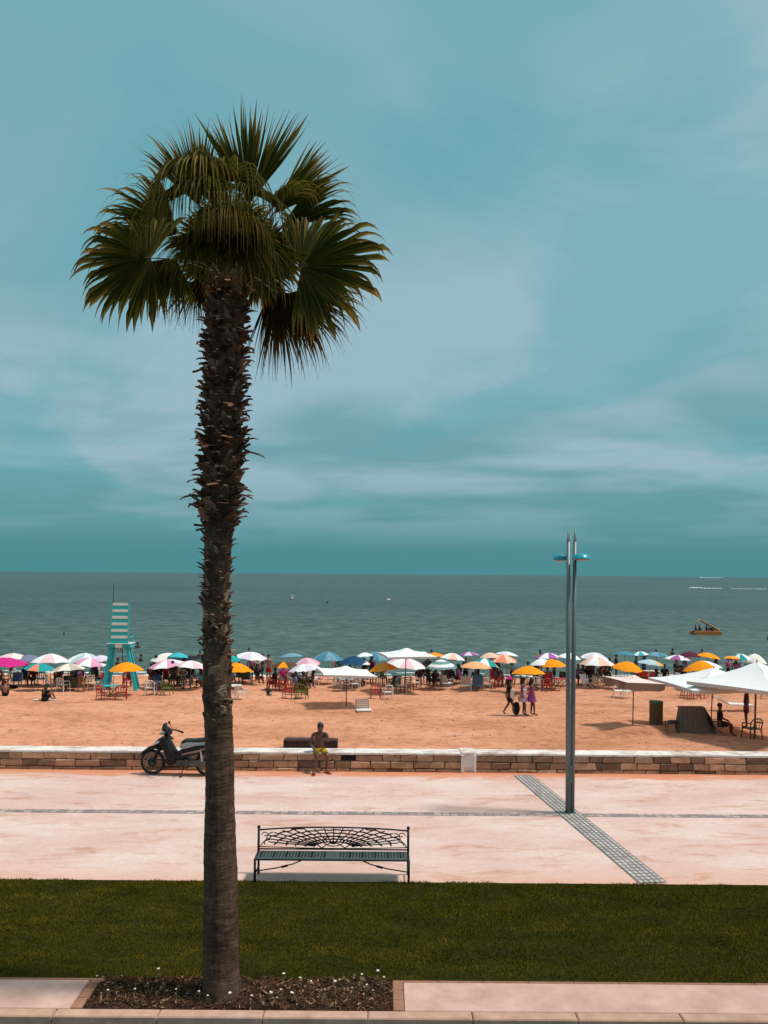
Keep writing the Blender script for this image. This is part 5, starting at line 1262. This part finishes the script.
person(S(752, 731)+Vector((0, .5, 0)), R(250), 'stand', SK['dark'], fab('burgundy', FC['burgundy']), fab('burgundy', FC['burgundy']), 'figure in burgundy standing behind the thick pole of the largest parasol', 'people on the beach', h=1.65)
crowd()
b = MB(); rdb = random.Random(4)
for i in range(520):
    yy = 27+rdb.random()**1.3*18; xx = rdb.uniform(-.5, .5)*yy*1.15; 
    if rdb.random() < .6: xx = round(xx/3)*3+rdb.gauss(0, .5); yy += rdb.gauss(0, .3)
    z = sand_z(xx, yy)+.004; L = rdb.uniform(.02, .10); a = rdb.uniform(0, 3.14); w = L*rdb.uniform(.15, .5)
    b.box((xx, yy, z), (L, w, .02), rot=(0, 0, a), bev=.004, mi=0 if rdb.random() < .8 else 1)
tag(b.build('beach_debris', [mat('dried_weed', (.10, .045, .025), 1), wht]), 'scattered dry seaweed scraps and bits of paper on the sand', 'debris', kind='stuff')
# bag and small items
p = S(516, 715.5); t = empty('beach_bag', p, 0, 'big black bag hanging low between the walking women', 'bag')
b = MB(); b.ball((0, 0, .30), (.17, .12, .29), 14); b.build('bag_body', fab('bag_black', (.012, .016, .014)), t, smooth=True)
b = MB(); b.tube([(-.12, 0, .48), (-.10, 0, .80), (0, 0, .92), (.08, 0, .80), (.12, 0, .48)], .012, 6); b.build('strap', blk, t)
p = S(13, 688.5); b = MB(); b.ball((0, 0, .08), (.28, .15, .10), 12); tag(b.build('duffel_bag', blk, loc=p, smooth=True), 'dark bag lying flat on the sand by the sitting kid', 'bag')
p = S(269, 695.5); t = empty('backpack', p, 0, 'olive backpack slumped on the sand before the red chairs', 'backpack')
b = MB(); b.ball((0, 0, .18), (.15, .12, .2), 12); b.build('bag_body', fab('cloth_olive', (.05, .04, .02)), t, smooth=True); b = MB(); b.ball((.1, -.08, .10), (.09, .06, .09), 10); b.build('pocket', FM('beige'), t, smooth=True)
for (x, y, w, lab) in ((52, 700.5, .22, 'white towel lying on the side nearer the tower of the hunched figure'), (36, 700.5, .14, 'scrap of white cloth on the sand at the hunched figure\'s knee')):
    p = S(x, y); b = MB(); b.box((0, 0, .03), (w*2, .22, .05), bev=.02); tag(b.build('towel', wht, loc=p), lab, 'towel')
def towel(x, y, z, label, m):
    p = S(x, y)+Vector((0, -.16, z)); b = MB(); b.box((0, 0, 0), (.16, .05, .42), rot=(.1, 0, .2), bev=.02); tag(b.build('towel', m, loc=p), label, 'towel')
towel(511.5, 715.5, .93, 'white towel hanging from the arm of the woman with the pink hat', wht)
towel(524, 715.5, .95, 'white and pink towel hanging in front of the middle walking woman', fab('palepink', FC['palepink']))

# ------------------------------------------------------------------ things at sea
def SE(x, y): return G(x, y, -2.05)
# pedal boat
p = SE(705.5, 634.5); t = empty('pedal_boat', p, R(3), 'orange pedal boat with a slide and riders off the beach', 'pedal boat'); OR = mat('boat_orange', (.55, .16, .04), .4); 
s_ = p.y/F
for sy in (-.55, .55):
    b = MB(); b.prism([(-1.55, .12), (-1.45, .42), (1.35, .42), (1.62, .30), (1.45, -.1), (-1.35, -.1)], sy-.28, sy+.28, bev=.06); b.build('hull', OR, t)
b = MB(); b.box((0, 0, .40), (2.6, 1.1, .08)); b.build('deck', mat('boat_deck', (.12, .04, .02), .6), t)
b = MB(); P0, P1 = Vector((-.65, 0, 1.62)), Vector((1.5, 0, .48)); 
for s in (-.25, .25): b.tube([P0+Vector((0, s, .04)), (P0+P1)/2+Vector((0, s, .02)), P1+Vector((0, s, .04))], .05, 6)
b.add([P0+Vector((0, -.25, 0)), P1+Vector((0, -.25, 0)), P1+Vector((0, .25, 0)), P0+Vector((0, .25, 0)), P0+Vector((0, -.25, -.05)), P1+Vector((0, -.25, -.05)), P1+Vector((0, .25, -.05)), P0+Vector((0, .25, -.05))], [(0, 1, 2, 3), (7, 6, 5, 4), (0, 4, 5, 1), (2, 6, 7, 3), (0, 3, 7, 4), (1, 5, 6, 2)])
b.tube([P0, P0+Vector((-.45, 0, -.12))], .05, 6); b.build('slide', mat('slide_orange', (.62, .28, .06), .4), t)
b = MB(); b.tube([(.25, .25, .42), (.2, .25, 1.15)], .03, 6); b.tube([(.25, -.25, .42), (.2, -.25, 1.15)], .03, 6); b.build('slide_support', M_IRON, t)
b = MB(); b.ball((.75, 0, .62), (.4, .35, .16), 12); b.build('seat', PM('black'), t)
for (x, lab, cc) in ((-1.25, 'rider at the stern of the orange pedal boat', 'navy'), (-.8, 'rider just ahead of the stern rider on the pedal boat', 'black'), (.0, 'rider below the slide of the pedal boat', 'burgundy')):
    person(p+Matrix.Rotation(R(3), 3, 'Z') @ Vector((x, -.2, .0)), R(90), 'sit', SK['dark'], FM(cc), blk, lab, 'pedal boat riders', h=1.5)
# sailing dinghy
p = SE(292, 600); k = p.y/F; t = empty('sailing_dinghy', p, R(20), 'tiny sailing dinghy with white and red sails far out', 'sailboat')
b = MB(); b.prism([(-2.5*k, .6*k), (2.6*k, .7*k), (2.2*k, -.4*k), (-2.1*k, -.4*k)], -.8*k, .8*k, bev=.2*k); b.build('hull', fab('sail_red', (.20, .03, .06)), t)
b = MB(); b.prism([(-2*k, 1*k), (1.9*k, 1*k), (.3*k, 7*k)], -.05*k, .05*k); b.build('sail', FM('white'), t)
b = MB(); b.prism([(-2.4*k, 1*k), (-1*k, .9*k), (-.3*k, 4.5*k)], -.12*k, -.06*k); b.build('jib', FM('purple'), t)
b = MB(); b.tube([(.3*k, 0, .5*k), (.3*k, 0, 7.4*k)], .12*k, 6); b.build('mast', M_IRON, t)
# buoys
for (x, y, r, cc, lab) in ((388.3, 600, 2.1, 'cream', 'pale yellow marker buoy with a top mark'), (327.2, 602.8, 1.0, 'navy', 'small dark marker buoy between sailing dinghy and yellow buoy')):
    p = SE(x, y); k = p.y/F; t = empty('marker_buoy', p, 0, lab, 'buoy', 'marker buoys'); b = MB(); b.lathe([(r*.7*k, -.5*k), (r*k, .1*k), (r*.9*k, .9*k), (r*.3*k, 1.3*k)], 14); b.build('float', FM(cc), t, smooth=True)
    b = MB(); b.tube([(0, 0, 1*k), (0, 0, r*1.6*k)], .3*k, 6); b.box((0, 0, r*1.7*k), (.9*k, .9*k, .7*k)); b.build('top_mark', FM('amber' if cc == 'cream' else cc), t)
# speedboats and wakes
M_FOAM = mat('foam', (.72, .76, .76), .8, var=.15, scale=.3)
def speedboat(x, y, w, lab):
    p = SE(x, y); k = p.y/F; t = empty('speedboat', p, 0, lab, 'speedboat', 'speedboats'); b = MB(); b.prism([(-w*k, .9*k), (-w*.7*k, -.3*k), (w*.9*k, -.3*k), (w*k, .8*k)], -w*.3*k, w*.3*k, bev=.1*k); b.build('hull', M_WHITEPT, t)
    b = MB(); b.prism([(-w*.3*k, .8*k), (-w*.1*k, 1.7*k), (w*.4*k, 1.6*k), (w*.5*k, .8*k)], -w*.2*k, w*.2*k); b.build('cabin', PM('grey'), t)
speedboat(692, 587.6, 1.8, 'white speedboat trailing a long foam wake'); speedboat(722.5, 577.9, 1.6, 'white speedboat at the horizon')
def wake(segs, lab):
    b = MB()
    for (x0, x1, y, h) in segs:
        n = max(2, int((x1-x0)/1.5))
        for i in range(n):
            xa = x0+(x1-x0)*(i+random.uniform(-.3, .3))/n; pa = SE(xa, y+(xa-x0)*.012+random.uniform(-.15, .15)); k = pa.y/F; hh = h*random.uniform(.4, 1)*k
            b.ball((pa.x, pa.y, -2.05), ((x1-x0)/n*.8*k, 1.5*k, hh), 8)
    tag(b.build('wake_foam', M_FOAM, smooth=True), lab, 'foam', kind='stuff')
wake([(690, 703, 588, 1.3), (703, 722, 588.4, .7), (732, 768, 588.8, .35)], 'white foam wake of the speedboat nearer the shore'); wake([(700, 725, 577.6, .5)], 'white foam wake under the horizon')
b = MB()
for i in range(420):
    x = random.uniform(-40, 40); yy = 50.6+.5*math.sin(x*.4)+random.gauss(0, .25)+(1.8 if i % 3 == 0 else 0); b.ball((x, yy, -2.05), (random.uniform(.2, .8), random.uniform(.05, .2), .03), 8)
tag(b.build('shore_foam', M_FOAM, smooth=True), 'broken white foam where small waves meet the sand', 'foam', kind='stuff')
# bathers
for i, (x, y, lab) in enumerate([(249, 654, 'bather in the water above the white and lilac parasol'), (431.5, 656, 'bather in the water above the little orange parasol'), (141, 661, 'bather in the water beside the tower ladder'), (137.5, 648, 'swimmer beyond the lifeguard tower'),
        (64, 636, 'lone swimmer far out past the pink striped parasols'), (118, 665, 'bather framed by the lifeguard tower legs'), (656, 655.5, 'bather beside the steel blue parasol'), (672.5, 654.5, 'bather just before the burgundy parasol'), (702, 655, 'bather by the tilted orange parasol'), (528, 669, 'bather behind the bright orange parasol of the walkers'), (768, 639.8, 'swimmer with foam near the edge of the sea'), (200, 657, 'bather hidden partly by the palm trunk')]):
    p = SE(x, y); person(Vector((p.x, p.y, -2.05-(1.15 if y > 645 else 1.30))), R(i*67), 'stand', SK['dark'], None, blk, lab, 'bathers in the sea', h=1.65)

# ------------------------------------------------------------------ light
el, sx, sy = R(64), .99, -.10
sd = Vector((math.cos(el)*sx, math.cos(el)*sy, math.sin(el)))
sl_ = bpy.data.lights.new('sun', 'SUN'); sl_.energy = 3.4; sl_.angle = R(7); sl_.color = (1, .93, .84)
so = bpy.data.objects.new('sun', sl_); COL.objects.link(so); so.rotation_euler = sd.to_track_quat('Z', 'Y').to_euler(); so.location = (0, 0, 60)
w = bpy.data.worlds.new('World'); sc.world = w; w.use_nodes = True; nt = w.node_tree; N = nt.nodes; bg = N['Background']; bg.inputs['Strength'].default_value = .1
sky = N.new('ShaderNodeTexSky'); sky.sky_type = 'NISHITA'; sky.sun_disc = False; sky.sun_elevation = el; sky.sun_rotation = math.atan2(sx, sy); sky.air_density = 1.2; sky.dust_density = 2
tc = N.new('ShaderNodeTexCoord'); sep = N.new('ShaderNodeSeparateXYZ'); nt.links.new(tc.outputs['Generated'], sep.inputs[0])
z = sep.outputs['Z']; zz = mth(nt, 'MAXIMUM', z, 0.0); den = mth(nt, 'ADD', zz, .10)
cu = mth(nt, 'DIVIDE', sep.outputs['X'], den); cv_ = mth(nt, 'DIVIDE', sep.outputs['Y'], den); cb = N.new('ShaderNodeCombineXYZ'); nt.links.new(cu, cb.inputs[0]); nt.links.new(cv_, cb.inputs[1])
def X10(c): r = srgb(*c); return (r[0]*10, r[1]*10, r[2]*10, 1)
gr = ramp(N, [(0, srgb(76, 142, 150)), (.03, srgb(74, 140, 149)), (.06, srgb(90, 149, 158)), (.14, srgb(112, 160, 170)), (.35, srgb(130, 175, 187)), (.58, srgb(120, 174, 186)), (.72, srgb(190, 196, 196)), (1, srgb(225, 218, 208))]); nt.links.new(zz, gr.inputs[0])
n1 = noise_node(nt, mapping(nt, cb.outputs[0], (.7, .75, 1), loc=(3.1, 2.6, 0)), 1.0, 4, .5, .3); r1 = ramp(N, [(.42, (0, 0, 0)), (.58, (1, 1, 1))]); nt.links.new(n1.outputs['Fac'], r1.inputs[0])
n2 = noise_node(nt, mapping(nt, cb.outputs[0], (.8, .5, 1), loc=(9.3, 4.2, 0)), 1.2, 6, .55, .6); r2 = ramp(N, [(.50, (0, 0, 0)), (.60, (1, 1, 1))]); nt.links.new(n2.outputs['Fac'], r2.inputs[0])
fadeh = N.new('ShaderNodeMapRange'); nt.links.new(zz, fadeh.inputs[0]); fadeh.inputs[1].default_value = .03; fadeh.inputs[2].default_value = .13
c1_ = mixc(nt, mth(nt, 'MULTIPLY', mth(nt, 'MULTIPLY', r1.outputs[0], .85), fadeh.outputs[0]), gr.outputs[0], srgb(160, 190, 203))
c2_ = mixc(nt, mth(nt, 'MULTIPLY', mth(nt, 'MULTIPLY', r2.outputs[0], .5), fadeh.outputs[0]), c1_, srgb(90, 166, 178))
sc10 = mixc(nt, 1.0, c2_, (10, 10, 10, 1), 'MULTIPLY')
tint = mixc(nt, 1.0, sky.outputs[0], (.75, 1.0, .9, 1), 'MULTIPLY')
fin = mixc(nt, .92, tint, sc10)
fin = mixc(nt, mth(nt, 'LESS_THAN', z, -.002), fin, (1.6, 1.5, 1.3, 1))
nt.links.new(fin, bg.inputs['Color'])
sc.view_settings.view_transform = 'Standard'; sc.view_settings.look = 'None'; sc.view_settings.exposure = 0; sc.view_settings.gamma = 1
sc.view_settings.use_curve_mapping = False
sc.render.engine = 'CYCLES'; sc.cycles.max_bounces = 6; sc.cycles.use_denoising = True
